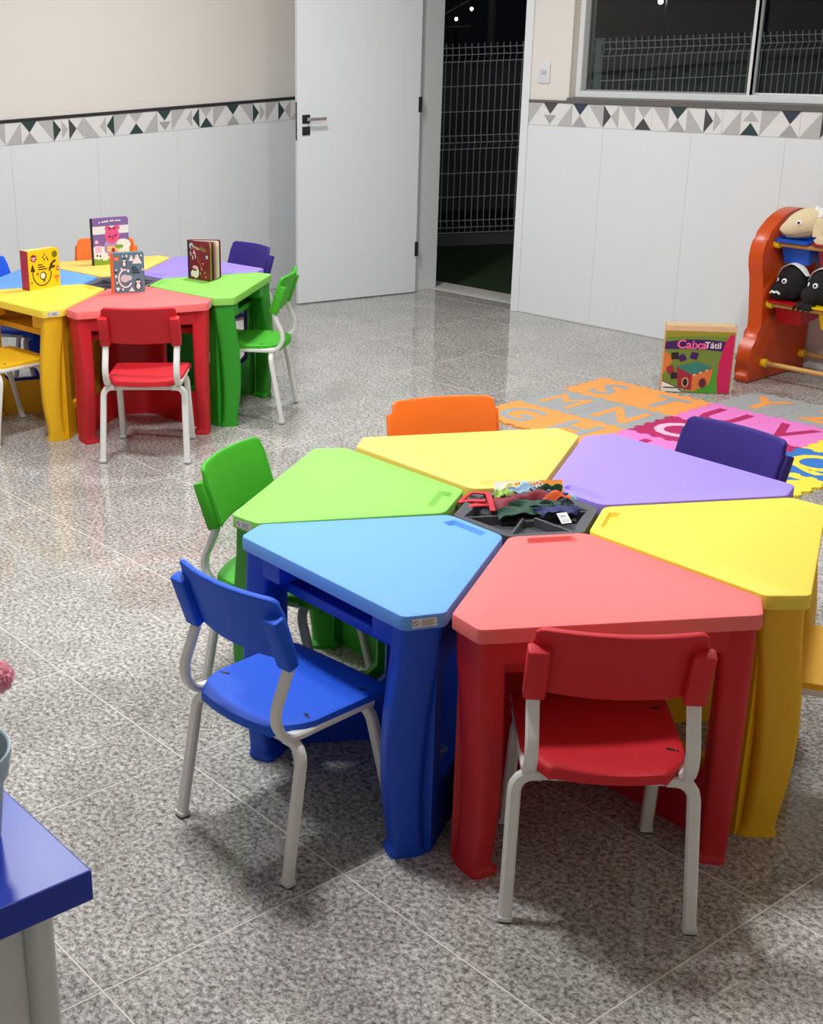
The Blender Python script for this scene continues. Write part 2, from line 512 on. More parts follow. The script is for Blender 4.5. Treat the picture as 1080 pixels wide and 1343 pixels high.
for zc, nm in ((1.116, 'handle_plate'), (1.048, 'key_plate')):
    b = NB(); box(b, DL-0.080, DL-0.030, 0.035, 0.043, zc-0.025, zc+0.025, bev=0.002, seg=1)
    if nm == 'key_plate': box(b, DL-0.058, DL-0.052, 0.0425, 0.0435, zc-0.008, zc+0.008)
    hp = ob(nm, finish(b, nm, M_BLACKP, 0), leaf)
    if nm == 'handle_plate':
        b = NB()
        sweep(b, smooth_path([(DL-0.055, 0.042, zc), (DL-0.055, 0.075, zc), (DL-0.062, 0.085, zc), (DL-0.085, 0.087, zc), (DL-0.165, 0.087, zc)], 5), rrect(0.018, 0.012, 0.003), side=(0, 0, 1))
        ob('handle', finish(b, 'handle', M_CHROME), hp)
for zc in (0.28, 1.16, 1.9):
    b = NB(); sweep(b, [(-0.004, 0.040, zc-0.045), (-0.004, 0.040, zc+0.045)], circ(0.006, 10))
    box(b, 0.0, 0.012, 0.0352, 0.0375, zc-0.045, zc+0.045)
    ob('hinge', finish(b, 'hinge', M_BLACKP), leaf)

# window: fixed frame, two sliding sashes with panes
win = ob('window_1', None, None, (WX0, RY1+0.06, WZ0), kind='structure')
WW, WHt = WX1-WX0, WZ1-WZ0
b = NB()
box(b, 0.0, 0.034, -0.002, 0.075, 0.0, WHt, bev=0.002, seg=1)
box(b, WW-0.034, WW, -0.002, 0.075, 0.0, WHt, bev=0.002, seg=1)
box(b, 0.034, WW-0.034, -0.002, 0.075, 0.0, 0.032, bev=0.002, seg=1)
box(b, 0.034, WW-0.034, -0.002, 0.075, WHt-0.034, WHt, bev=0.002, seg=1)
ob('window_frame', finish(b, 'window_frame', M_ALU, 0), win)
M_SASH = mat('grey_sash_profile', (150, 150, 146), 0.4)
M_GLASS = bpy.data.materials.new('window_glass'); M_GLASS.use_nodes = True
nt = M_GLASS.node_tree; nt.nodes.clear()
outn = nt.nodes.new('ShaderNodeOutputMaterial'); tr = nt.nodes.new('ShaderNodeBsdfTransparent'); gl = nt.nodes.new('ShaderNodeBsdfGlossy')
tr.inputs[0].default_value = (0.86, 0.9, 0.88, 1); gl.inputs['Roughness'].default_value = 0.02
fr = nt.nodes.new('ShaderNodeFresnel'); fr.inputs[0].default_value = 1.30
ms = nt.nodes.new('ShaderNodeMixShader')
nt.links.new(fr.outputs[0], ms.inputs[0]); nt.links.new(tr.outputs[0], ms.inputs[1]); nt.links.new(gl.outputs[0], ms.inputs[2])
nt.links.new(ms.outputs[0], outn.inputs['Surface'])
mid = 0.758-WX0
for x0, x1, yo_, ml in ((0.034, mid+0.006, 0.012, False), (mid-0.016, WW-0.034, 0.045, True)):
    b = NB()
    st = 0.024
    box(b, x0, x0+(st if not ml else 0.02), yo_, yo_+0.022, 0.032, WHt-0.034)
    box(b, x1-(0.018 if not ml else st), x1, yo_, yo_+0.022, 0.032, WHt-0.034)
    box(b, x0+0.018, x1-0.018, yo_, yo_+0.022, 0.032, 0.04)
    box(b, x0+0.018, x1-0.018, yo_, yo_+0.022, WHt-0.07, WHt-0.034)
    sa = ob('window_sash', finish(b, 'window_sash', M_SASH if not ml else M_ALU, 0), win)
    b = NB(); box(b, x0+0.015, x1-0.015, yo_+0.009, yo_+0.013, 0.036, WHt-0.06)
    ob('pane', finish(b, 'pane', M_GLASS, 0), sa)
b = NB(); box(b, mid-0.010, mid+0.006, 0.0105, 0.0345, 0.032, WHt-0.034, bev=0.001, seg=1)
ob('meeting_stile', finish(b, 'meeting_stile', M_ALU, 0), win)

# light switch
sw = thing('light_switch', 'small white light switch plate on the wall between the door and the window', 'switch', (-0.464, RY1+0.008, 1.352))
b = NB(); box(b, -0.041, 0.041, -0.008, 0, -0.056, 0.056, bev=0.003)
ob('switch_plate', finish(b, 'switch_plate', mat('white_switch_plastic', (226, 224, 226), 0.35)), sw)
b = NB(); box(b, -0.018, 0.018, -0.0115, -0.0075, -0.010, 0.014, bev=0.002)
ob('rocker', finish(b, 'rocker', mat('pale_grey_rocker', (196, 194, 200), 0.35)), sw)

# ceiling lamps (the room's own light, above the frame)
def lamp_mat():
    m = mat('lamp_diffuser', (246, 250, 255), 0.5, emit=LAMP_W); return m
lamp_spots = [(-0.39, 0.71), (0.68, -1.32), (2.5, 0.5), (2.4, -1.75)]
lnames = ['nearest the door, out of view overhead', 'between the two desk clusters, out of view overhead', 'nearest the foam mat, out of view overhead', 'above the near desk cluster, out of view overhead']
bF = NB(); lathe(bF, [(0.150, 0.0), (0.176, 0.0), (0.180, -0.012), (0.172, -0.022), (0.152, -0.022), (0.150, 0.0)], 32)
meF = finish(bF, 'lamp_frame', M_ALU)
bD = NB(); lathe(bD, [(0.0005, -0.016), (0.151, -0.016)], 32); meD = finish(bD, 'diffuser', lamp_mat())
for (x, y), nm in zip(lamp_spots, lnames):
    t = thing('ceiling_lamp', 'round white ceiling lamp '+nm, 'lamp', (x, y, RH), group='round ceiling lamps')
    ob('lamp_frame', meF, t); ob('diffuser', meD, t)

# ------------------------------------------------------------------ outside
M_GRASS = mat('night_lawn', (36, 58, 24), 0.9, bump=0.6, bscale=60, var=0.5, vscale=20)
b = NB(); box(b, -14, 14, RY1+WT+0.02, 26, -0.30, -0.06)
ob('floor_outside', finish(b, 'floor_outside', M_GRASS, 0), kind='structure')
b = NB(); box(b, DX0+0.001, DX1-0.001, RY1+0.165, RY1+WT+0.0, -0.10, 0.002); box(b, DX0-0.25, DX1+0.25, RY1+WT+0.006, RY1+WT+0.165, -0.10, 0.002, bev=0.003, seg=1)
ob('trim_3', finish(b, 'trim_3', mat('concrete_kerb', (190, 186, 178), 0.7, var=0.15, vscale=30), 0), kind='structure')
FD = Vector((0.5684, 0.8227, 0)); FN = Vector((-FD.y, FD.x, 0)); F0 = Vector((-2.75, 4.55, 0))
frz = math.atan2(FD.y, FD.x)
M_WIRE = mat('galvanised_white_wire', (214, 220, 218), 0.45)
fence = thing('mesh_fence', 'white welded wire mesh fence behind the window and the open door', 'fence', F0, frz)
def wire_y(z):       # the V folds bulge towards the room
    o = 0.0
    for zc in (1.371, 0.727, 0.078):
        d = abs(z-zc)
        if d < 0.05: o = 0.03*(1-d/0.05)
    return -o
zs = [0.03, 0.078, 0.128, 0.676, 0.727, 0.777, 1.321, 1.371, 1.421, 1.452]
def vwires(x0, x1):
    b = NB(); sec = circ(0.0034, 5); x = x0
    while x < x1:
        sweep(b, [(x, wire_y(z), z) for z in zs], sec, caps=False); x += 0.0485
    return finish(b, 'vertical_wires', M_WIRE)
def hwires(x0, x1):
    b = NB(); sec = circ(0.0036, 5)
    for z in (0.033, 0.078, 0.128, 0.312, 0.494, 0.676, 0.727, 0.777, 0.956, 1.143, 1.321, 1.371, 1.421):
        sweep(b, [(x0, wire_y(z)-0.004, z), (x1, wire_y(z)-0.004, z)], sec, side=(0, 0, 1))
    return finish(b, 'horizontal_wires', M_WIRE)
posts = [-1.55, 0.95, 3.45]
for a, c in ((-1.52, 0.92), (0.98, 3.42)):
    ob('vertical_wires', vwires(a, c), fence, kind='stuff'); ob('horizontal_wires', hwires(a, c), fence, kind='stuff')
b = NB(); box(b, -0.025, 0.025, -0.02, 0.03, -0.06, 1.44, bev=0.004, seg=1); mep = finish(b, 'fence_post', mat('grey_painted_post', (150, 162, 164), 0.5), 0)
b = NB(); box(b, -0.045, 0.045, -0.035, 0.045, 1.44, 1.452, bev=0.004, seg=1); mec = finish(b, 'post_cap', mat('grey_painted_post', (150, 162, 164), 0.5), 0)
for x in posts:
    p = ob('fence_post', mep, fence, (x, 0.02, 0)); ob('post_cap', mec, p)
b = NB(); box(b, -4, 6, -0.06, 0.09, -0.12, 0.024, bev=0.004, seg=1)
ob('kerb', finish(b, 'kerb', mat('dark_concrete', (104, 108, 106), 0.8), 0), fence)
b = NB(); box(b, -9, 12, 1.9, 2.1, -0.1, 1.22)
box(b, -9, 12, 1.87, 2.13, 1.22, 1.26)
o = ob('wall_outside', finish(b, 'wall_outside', mat('dim_render_wall', (86, 90, 86), 0.9, var=0.2, vscale=3), 0), None, F0, (0, 0, frz), kind='structure')
# pole, cable with bulbs beyond the fence
def beyond(u, v, depth):
    d = fw+rt2*((u-CX)/F_PX)-up2*((v-CY)/F_PX)
    return Vector(cam.matrix_world.translation)+d*depth
pb = beyond(646, 25, 17.0)
b = NB(); sweep(b, [(0, 0, -pb.z-0.06), (0, 0, 2.4)], circ(0.055, 10))
ob('utility_pole', finish(b, 'utility_pole', mat('weathered_pole', (120, 116, 112), 0.8)), None, pb, label='thin grey pole standing beyond the fence, seen through the open door', cat='pole')
A = beyond(560, 32, 16.9); B = beyond(640, -14, 16.9)
sl = thing('string_light', 'cable with small glowing bulbs hanging in the dark beyond the open door', 'string light', A)
b = NB(); sweep(b, [(0, 0, 0)]+[tuple((B-A)*t) for t in (0.33, 0.66, 1.0)], circ(0.010, 6)); ob('cable', finish(b, 'cable', mat('pale_cable', (150, 150, 140), 0.5)), sl)
M_BULB = mat('bulb_glow', (255, 246, 225), 0.4, emit=12.0)
for u, v in ((598.8, 24.9), (619.0, 11.6)):
    q = beyond(u, v, 16.6)-A
    b = NB(); blob(b, (0, 0, 0), (0.019, 0.019, 0.022), 2); ob('bulb', finish(b, 'bulb', M_BULB), sl, q)
    b = NB(); sweep(b, [(0, 0, 0.02), (0, 0, 0.06), (0, 0.05, 0.22)], circ(0.008, 6)); ob('bulb_holder', finish(b, 'bulb_holder', M_BLACKP), sl, q)
lq = beyond(600, 35.5, 16.6)
b = NB(); box(b, -0.17, 0.17, -0.02, 0.02, -0.012, 0.012, bev=0.004, seg=1)
lt = thing('lamp_bar', 'faint horizontal lamp bar under the string bulbs beyond the fence', 'lamp', lq, frz)
ob('lamp_housing', finish(b, 'lamp_housing', mat('dim_bar', (120, 118, 110), 0.5)), lt)
b = NB(); sweep(b, [(0, 0.022, 0.0), (0, 0.10, -0.06), (0, 0.10, -lq.z-0.06)], circ(0.02, 8)); ob('bracket', finish(b, 'bracket', M_BLACKP), lt)
gq = beyond(867, 2, 16.0)
gl_ = thing('garden_lamp', 'glowing round lamp high in the dark behind the window', 'lamp', gq)
b = NB(); blob(b, (0, 0, 0), (0.03, 0.03, 0.03), 2); ob('bulb', finish(b, 'bulb', mat('lamp_glow', (255, 250, 240), 0.4, emit=25.0)), gl_)
b = NB(); sweep(b, [(0, 0, 0.02), (0, 0.0, 0.10), (0, 0.12, 0.16), (0, 0.12, -gq.z)], circ(0.02, 8)); ob('lamp_post', finish(b, 'lamp_post', M_BLACKP), gl_)
# unseen light added on the outside wall to brighten the fence
wl = thing('added_fence_light', 'unseen light added outside above the window to brighten the fence', 'lamp', (0.3, RY1+WT, 2.55))
b = NB(); box(b, -0.15, 0.15, 0, 0.08, -0.05, 0.05, bev=0.01)
ob('lamp_housing', finish(b, 'lamp_housing', M_BLACKP), wl)
b = NB(); f = b.faces.new([b.verts.new(p) for p in ((-0.14, 0.082, -0.045), (0.14, 0.082, -0.045), (0.14, 0.082, 0.045), (-0.14, 0.082, 0.045))])
meL = bpy.data.meshes.new('diffuser'); b.to_mesh(meL); b.free(); meL.materials.append(mat('fence_fill_panel', (240, 246, 255), 0.5, emit=FENCE_FILL_W))
ob('diffuser', meL, wl)
# ------------------------------------------------------------------ desk wedges (local x points away from the cluster centre, origin 0.4 m out)
DO = 0.40
TH = 0.58
def desk_meshes():
    M = {}
    ol = rpoly([(0.163-DO, -0.088), (0.556-DO, -0.3145), (0.638-DO, -0.280), (0.638-DO, 0.280), (0.556-DO, 0.3145), (0.163-DO, 0.088)],
               [0.035, 0.02, 0.02, 0.02, 0.02, 0.035], 5)
    # top with a recessed pencil groove
    b = NB()
    n = len(ol)
    bv = 0.005
    def inset(poly, d):
        out = []
        m = len(poly)
        for i in range(m):
            p0, p1, p2 = Vector(poly[i-1]), Vector(poly[i]), Vector(poly[(i+1) % m])
            e1 = (p1-p0).normalized(); e2 = (p2-p1).normalized()
            n1 = Vector((-e1.y, e1.x)); n2 = Vector((-e2.y, e2.x)); nn = (n1+n2).normalized()
            out.append(tuple(p1+nn*(d/max(0.3, nn.dot(n1)))))
        return out
    area = sum(ol[i][0]*ol[(i+1) % n][1]-ol[(i+1) % n][0]*ol[i][1] for i in range(n))
    sg = 1 if area > 0 else -1
    z0 = TH-0.032
    levels = [(ol, z0), (ol, TH-bv), (inset(ol, sg*bv*0.3), TH-bv*0.3), (inset(ol, sg*bv), TH)]
    rings = [[b.verts.new((x, y, z)) for x, y in P] for P, z in levels]
    for r0, r1 in zip(rings, rings[1:]):
        for i in range(n): b.faces.new((r0[i], r0[(i+1) % n], r1[(i+1) % n], r1[i]))
    b.faces.new(rings[0][::-1])
    gp = rpoly([(0.182-DO, -0.052), (0.218-DO, -0.060), (0.218-DO, 0.060), (0.182-DO, 0.052)], 0.008, 3)
    gi = rpoly([(0.187-DO, -0.047), (0.207-DO, -0.052), (0.207-DO, 0.052), (0.187-DO, 0.047)], 0.006, 3)
    g0 = [b.verts.new((x, y, TH)) for x, y in gp]
    g1 = [b.verts.new((x, y, TH-0.010)) for x, y in gi]
    m = len(g0)
    for i in range(m): b.faces.new((g0[i], g0[(i+1) % m], g1[(i+1) % m], g1[i]))
    b.faces.new(g1)
    es = [b.edges.get((rings[-1][i], rings[-1][(i+1) % n])) for i in range(n)]+[b.edges.get((g0[i], g0[(i+1) % m])) for i in range(m)]
    bmesh.ops.triangle_fill(b, edges=es, use_beauty=True, use_dissolve=False)
    M['top'] = finish(b, 'table_top', BODY['red'])
    # legs
    for s, key in ((1, 'legp'), (-1, 'legm')):
        t = Vector((0.085, -s*0.033)).normalized(); nn = Vector((t.y*-s, t.x*s)); 
        if nn.y*s < 0: nn = -nn
        c0 = Vector((0.5955-DO, s*0.2965))
        prof = [(0.0, 0.083, 0.012, 0.068), (0.009, 0.083, 0.012, 0.068), (0.014, 0.076, 0.013, 0.062), (0.020, 0.069, 0.014, 0.056), (0.06, 0.070, 0.018, 0.055), (0.12, 0.076, 0.024, 0.055),
                (0.18, 0.081, 0.027, 0.055), (0.26, 0.086, 0.026, 0.056), (0.34, 0.089, 0.020, 0.058), (0.42, 0.090, 0.010, 0.062), (0.48, 0.091, 0.002, 0.066), (0.5485, 0.092, -0.002, 0.07)]
        b = NB(); rings = []
        for z, w, bow, d in prof:
            cc = c0+t*bow-nn*(0.007+d/2+0.004*(1-z/0.55))
            rings.append([b.verts.new((*(cc+t*u+nn*v), z)) for u, v in rrect(w, d, 0.016, 4)])
        k = len(rings[0])
        for r0, r1 in zip(rings, rings[1:]):
            for i in range(k): b.faces.new((r0[i], r0[(i+1) % k], r1[(i+1) % k], r1[i]))
        b.faces.new(rings[0][::-1]); b.faces.new(rings[-1])
        # corbel under the top, towards the middle of the desk
        y0, y1 = sorted((s*0.160, s*0.262))
        box(b, 0.545-DO, 0.617-DO, y0, y1, 0.488, 0.5485, bev=0.006)
        M[key] = finish(b, 'leg', BODY['red'])
    # U-shaped wall: side panel with window, curved back, side panel with window
    path = []
    def side_y(x): return 0.577*x-0.026
    xo, xi = 0.556, 0.262
    N1 = 14
    path.append((0.580, -0.246))
    for i in range(N1+1):
        x = xo+(xi-xo)*i/N1; path.append((x, -side_y(x)))
    R0 = (xi, side_y(xi))
    bx = 0.196
    for i in range(1, 9):      # rounded back corner
        a = i/9
        q = Vector((xi, -side_y(xi)))*(1-a)**2+Vector((bx+0.002, -0.095))*2*a*(1-a)+Vector((bx, -0.045))*a*a
        path.append((q.x, q.y))
    path.append((bx, -0.02))
    path = path+[(x, -y) for x, y in path[::-1]]
    L = [0.0]
    for p, q in zip(path, path[1:]): L.append(L[-1]+(Vector(q)-Vector(p)).length)
    tot = L[-1]
    win0, win1 = 0.100, 0.340
    zl = [0.0, 0.03, 0.115, 0.150, 0.175, 0.25, 0.35, 0.415, 0.438, 0.5485]
    b = NB()
    grid = [[b.verts.new((x-DO, y, z if z > 0.12 or z == 0 else z)) for z in zl] for x, y in path]
    def hole(i, j):
        s = (L[i]+L[i+1])/2; z = (zl[j]+zl[j+1])/2
        s = min(s, tot-s)
        return win0 < s < win1 and 0.150 < z < 0.438
    holes = {(i, j) for i in range(len(path)-1) for j in range(len(zl)-1) if hole(i, j)}
    for i in range(len(path)-1):
        for j in range(len(zl)-1):
            q = [grid[i][j], grid[i+1][j], grid[i+1][j+1], grid[i][j+1]]
            if (i, j) not in holes:
                b.faces.new(q); continue
            l, r = (i-1, j) not in holes, (i+1, j) not in holes
            d, u = (i, j-1) not in holes, (i, j+1) not in holes
            if l and d: b.faces.new((q[0], q[1], q[3]))
            elif r and d: b.faces.new((q[0], q[1], q[2]))
            elif l and u: b.faces.new((q[0], q[2], q[3]))
            elif r and u: b.faces.new((q[1], q[2], q[3]))
    bmesh.ops.recalc_face_normals(b, faces=b.faces)
    bmesh.ops.solidify(b, geom=b.faces[:], thickness=0.022)
    M['wall'] = finish(b, 'pedestal', BODY['red'])
    # shelf under the top
    b = NB()
    sp = rpoly([(0.215-DO, -0.075), (0.33-DO, -0.140), (0.552-DO, -0.268), (0.552-DO, 0.268), (0.33-DO, 0.140), (0.215-DO, 0.075)], 0.006, 2)
    prism(b, sp, 0.440, 0.458, bev=0.003, seg=1)
    box(b, 0.540-DO, 0.553-DO, -0.262, 0.262, 0.436, 0.462, bev=0.004)
    M['shelf'] = finish(b, 'shelf', BODY['red'])
    # safety sticker on the chamfer
    P = Print()
    P.rect(-0.026, -0.0095, 0.026, 0.0095, M_PAPER)
    P.arc(-0.018, 0, 0.0055, 0, 360, 0.0014, M_INK, 18); P.line([(-0.0215, 0.0038), (-0.0145, -0.0038)], 0.0013, M_INK)
    for k in range(5): P.rect(-0.008+0.002*(k % 2), 0.0052-0.0029*k, 0.0225-0.004*(k % 3), 0.0066-0.0029*k, M_GREYINK)
    M['sticker'] = P.done('safety_sticker')
    return M
DM = desk_meshes()
def desk(colour, C, deg, label, group, turn=0.0, out=0.0):
    a = radians(deg+turn)
    t = thing('school_desk', label, 'desk', (C[0]+(DO+out)*cos(a), C[1]+(DO+out)*sin(a), 0), a, group)
    ob('table_top', DM['top'], t, mtl=TOP[colour], label=TOPNAME[colour]+' table top with a pencil groove')
    for k in ('legp', 'legm'): ob('leg', DM[k], t, mtl=BODY[colour])
    ob('pedestal', DM['wall'], t, mtl=BODY[colour])
    ob('shelf', DM['shelf'], t, mtl=BODY[colour])
    tt = Vector((-0.085, 0.033, 0)).normalized()
    nrm = Vector((0.033, 0.085, 0)).normalized()
    cc = Vector((0.597-DO, 0.2978, TH-0.017))+nrm*0.0006
    ob('safety_sticker', DM['sticker'], t, cc, frame_rot(tt, (0, 0, 1)), label='small white sticker with a no-entry sign')
    return t
C1 = (2.781, -1.037); TH1 = -62.0
C2 = (-0.450, -0.130); TH2 = 5.0
for col, d, pl in (('red', -32, 'at its front'), ('yellow', 28, 'at the right edge'), ('purple', 88, 'beside the foam mat'),
                   ('orange', 148, 'on the far side'), ('green', 208, 'on the left'), ('blue', 268, 'behind the empty blue chair')):
    desk(col, C1, d, '%s desk wedge with %s top in the near cluster, %s' % (col, TOPNAME[col], pl), 'wedge desks of the near cluster', *((1.0, 0.010) if col == 'green' else ()))
for col, d, pl in (('red', -25, 'under the teal book'), ('green', 35, 'under the dark red book'), ('purple', 95, 'at the back right'),
                   ('orange', 155, 'at the very back'), ('blue', 215, 'at the back left'), ('yellow', 275, 'under the yellow book')):
    desk(col, C2, d, '%s desk wedge with %s top in the far cluster, %s' % (col, TOPNAME[col], pl), 'wedge desks of the far cluster')

# ------------------------------------------------------------------ six-sided centre trays
def tray_parts():
    RO = 0.176
    def hexv(r, k): return (r*cos(pi/3*k), r*sin(pi/3*k))
    b = NB()
    out = rpoly([hexv(RO, k) for k in range(6)], 0.02, 3)
    inn = []
    for k in range(6):            # inner edge of the rim bows inwards between the corners
        p = Vector(hexv(RO-0.026, k)); q = Vector(hexv(RO-0.026, k+1)); m = (p+q)/2*0.93
        for i in range(6):
            a = i/6; inn.append(tuple(p*(1-a)**2+m*2*a*(1-a)+q*a*a))
    zt = 0.574
    o0 = [b.verts.new((x, y, zt-0.03)) for x, y in out]; o1 = [b.verts.new((x, y, zt)) for x, y in out]
    n = len(out)
    for i in range(n): b.faces.new((o0[i], o0[(i+1) % n], o1[(i+1) % n], o1[i]))
    i1 = [b.verts.new((x, y, zt-0.004)) for x, y in inn]; i0 = [b.verts.new((x*0.94, y*0.94, zt-0.045)) for x, y in inn]
    m = len(inn)
    for i in range(m): b.faces.new((i1[i], i1[(i+1) % m], i0[(i+1) % m], i0[i]))
    b.faces.new(i0)
    es = [b.edges.get((o1[i], o1[(i+1) % n])) for i in range(n)]+[b.edges.get((i1[i], i1[(i+1) % m])) for i in range(m)]
    bmesh.ops.triangle_fill(b, edges=es, use_beauty=True)
    b.faces.new(o0[::-1])
    M = {'dish': finish(b, 'tray_dish', M_TRAY)}
    b = NB()
    box(b, 0.028, 0.150, -0.003, 0.003, zt-0.046, zt-0.006, bev=0.0012, seg=1)
    M['rib'] = finish(b, 'divider', M_TRAY, 0)
    b = NB(); prism(b, circ(0.032, 6), zt-0.046, zt-0.012, bev=0.003, seg=1)
    M['hub'] = finish(b, 'hub', M_TRAY)
    b = NB()
    prism(b, rpoly([hexv(0.09, k+0.5) for k in range(6)], 0.012, 2), 0.02, 0.537)
    prism(b, rpoly([hexv(0.135, k+0.5) for k in range(6)], 0.02, 2), 0.0, 0.022, bev=0.004, seg=1)
    M['column'] = finish(b, 'column', M_TRAY)
    return M
TM = tray_parts()
def tray(C, deg, label):
    t = thing('centre_tray', label, 'tray', (C[0], C[1], 0), radians(deg), 'six-sided centre trays')
    ob('tray_dish', TM['dish'], t); ob('hub', TM['hub'], t); ob('column', TM['column'], t)
    for k in range(6): ob('divider', TM['rib'], t, rot=(0, 0, pi/3*k))
tray(C1, TH1, 'dark grey six-sided tray with dividers in the middle of the near desk cluster')
tray(C2, TH2, 'dark grey six-sided tray in the middle of the far desk cluster, behind the teal book')

# ------------------------------------------------------------------ child's chairs (front is local +y)
def chair_meshes():
    M = {}
    # seat
    b = NB(); NU, NV = 14, 12
    def seat_pt(u, v):
        w = 0.157-0.004*(1-v)/2
        if v < -0.45: w -= 0.045*((-0.45-v)/0.55)**1.6
        y = 0.160*v
        if v < 0: y -= 0.016*(1-u*u)*(-v)
        if v > 0: y += 0.004*(1-u*u)*v
        z = 0.349-0.007*(1-u*u)*(1-v*v)-(0.012*((v-0.72)/0.28)**2 if v > 0.72 else 0)-(0.006*((-v-0.75)/0.25)**2 if v < -0.75 else 0)
        if abs(u) > 0.9: z -= 0.004*((abs(u)-0.9)/0.1)**2
        return (u*w, y, z)
    us = [-1, -.96, -.9, -.75, -.55, -.3, 0, .3, .55, .75, .9, .96, 1]
    vs = [-1, -.95, -.87, -.75, -.6, -.45, -.2, .1, .4, .65, .8, .9, .96, 1]
    g = [[b.verts.new(seat_pt(u, v)) for v in vs] for u in us]
    for i in range(len(us)-1):
        for j in range(len(vs)-1): b.faces.new((g[i][j], g[i+1][j], g[i+1][j+1], g[i][j+1]))
    loop = [g[i][0] for i in range(len(us))]+[g[-1][j] for j in range(1, len(vs))]+[g[i][-1] for i in range(len(us)-2, -1, -1)]+[g[0][j] for j in range(len(vs)-2, 0, -1)]
    prev = loop
    for dz, k in ((0.006, 1.008), (0.020, 1.004), (0.022, 0.985)):
        cur = [b.verts.new((v.co.x*k, v.co.y*k, v.co.z-dz)) for v in loop]
        for i in range(len(loop)):
            j = (i+1) % len(loop); b.faces.new((prev[i], prev[j], cur[j], cur[i]))
        prev = cur
    bot = [b.verts.new((v.co.x, v.co.y, 0.333)) for v in prev]
    for i in range(len(loop)):
        j = (i+1) % len(loop); b.faces.new((prev[i], prev[j], bot[j], bot[i]))
    b.faces.new(bot)
    M['seat'] = finish(b, 'seat', BODY['red'], 40)
    b = NB()
    box(b, -0.012, 0.012, -0.0045, 0.0045, -0.003, 0.0004, bev=0.001, seg=1)  # dark box laid on the seat for the shade inside an open slot
    M['slot'] = finish(b, 'seat_slot_shade', M_DARK, 0)
    b = NB(); lathe(b, [(0.0003, 0.0008), (0.0028, 0.0008), (0.0034, -0.002)], 10); M['bolt'] = finish(b, 'bolt', M_STEEL)
    # backrest
    b = NB()
    def bp(u, t):
        h = 0.150
        corner = max(0, (abs(u)-0.86)/0.14)
        tt = t*(1-0.07*corner**2)
        z = 0.499+h*tt-0.003*(1-u*u)*(1-t)
        y = -0.114-0.052*tt-0.029*(1-u*u)
        x = u*(0.150+0.003*t-0.006*(t > .85)*corner)
        return (x, y, z)
    us = [-1, -.97, -.93, -.86, -.7, -.5, -.25, 0, .25, .5, .7, .86, .93, .97, 1]
    ts = [0, .06, .2, .4, .6, .8, .92, 1]
    g = [[b.verts.new(bp(u, t)) for t in ts] for u in us]
    for i in range(len(us)-1):
        for j in range(len(ts)-1): b.faces.new((g[i][j], g[i+1][j], g[i+1][j+1], g[i][j+1]))
    bmesh.ops.recalc_face_normals(b, faces=b.faces)
    bmesh.ops.solidify(b, geom=b.faces[:], thickness=0.013)
    es = [e for e in b.edges if len(e.link_faces) == 2 and e.calc_face_angle(0) > radians(60)]
    bmesh.ops.bevel(b, geom=es, offset=0.003, segments=2, affect='EDGES', profile=0.5)
    M['back'] = finish(b, 'backrest', BODY['red'], 45)
    # pocket that takes the post (built around x = 0), follows the lean
    b = NB()
    d = Vector((0, -0.052, 0.150)).normalized()
    o = Vector((0, -0.1245, 0.494))
    nb = Vector((0, -d.z, d.y))       # towards the back
    pr = rpoly([(-0.0205, 0.000), (0.0205, 0.000), (0.0205, 0.030), (-0.0205, 0.030)], 0.006, 3)
    def f(x, y, z):
        p = o+d*z+nb*y; return (x, p.y, p.z)
    prism(b, pr, 0.0, 0.125, bev=0.004, fn=f)
    pc = o+d*0.055+nb*0.0302
    r = bmesh.ops.create_circle(b, cap_ends=True, radius=0.006, segments=12)
    rot = Matrix((Vector((1, 0, 0)), d, nb)).transposed()
    for v in r['verts']: v.co = pc+nb*0.0006+rot@v.co
    M['pocket'] = finish(b, 'post_pocket', BODY['red'])
    sec = rrect(0.025, 0.017, 0.004, 1)
    # back post running into the seat rail (x = 0)
    b = NB()
    pts = smooth_path([(0, -0.155, 0.545), (0, -0.138, 0.495), (0, -0.153, 0.450), (0, -0.172, 0.405), (0, -0.172, 0.365), (0, -0.148, 0.332), (0, -0.110, 0.3245), (0, -0.05, 0.3245), (0, 0.10, 0.3245)], 6)
    sweep(b, pts, sec, side=(1, 0, 0)); M['post'] = finish(b, 'back_post', M_STEEL)
    for key, s, yt, yb, xt, xb in (('rl', -1, -0.122, -0.174, 0.168, 0.176), ('rr', 1, -0.122, -0.174, 0.168, 0.176), ('fl', -1, 0.100, 0.172, 0.146, 0.152), ('fr', 1, 0.100, 0.172, 0.146, 0.152)):
        b = NB()
        zt = 0.308
        pts = [(s*(xt-0.052), yt, zt)]+[(s*(xt-0.036+0.036*sin(a)), yt+(yb-yt)*0.10*(1-cos(a)), zt-0.036*(1-cos(a))) for a in [radians(q) for q in (0, 22, 45, 68, 90)]]+[(s*xb, yb, 0.009)]
        sweep(b, pts, rrect(0.021, 0.025, 0.0045, 1), side=(0, 1, 0)); M[key] = finish(b, 'leg', M_STEEL)
        b = NB(); prism(b, rrect(0.029, 0.027, 0.005, 2), 0.003, 0.013, bev=0.001, seg=1); prism(b, rrect(0.027, 0.025, 0.005, 2), 0.0, 0.0032, mi=1); M['cap'] = finish(b, 'foot_cap', [M_CAP, M_DARK])
    b = NB(); sweep(b, [(-0.118, 0, 0.308), (0.118, 0, 0.308)], rrect(0.021, 0.020, 0.0045, 1), side=(0, 1, 0)); M['bar_r'] = finish(b, 'crossbar', M_STEEL)
    b = NB(); sweep(b, [(-0.096, 0, 0.308), (0.096, 0, 0.308)], rrect(0.021, 0.020, 0.0045, 1), side=(0, 1, 0)); M['bar_f'] = finish(b, 'crossbar', M_STEEL)
    return M
CMH = chair_meshes()
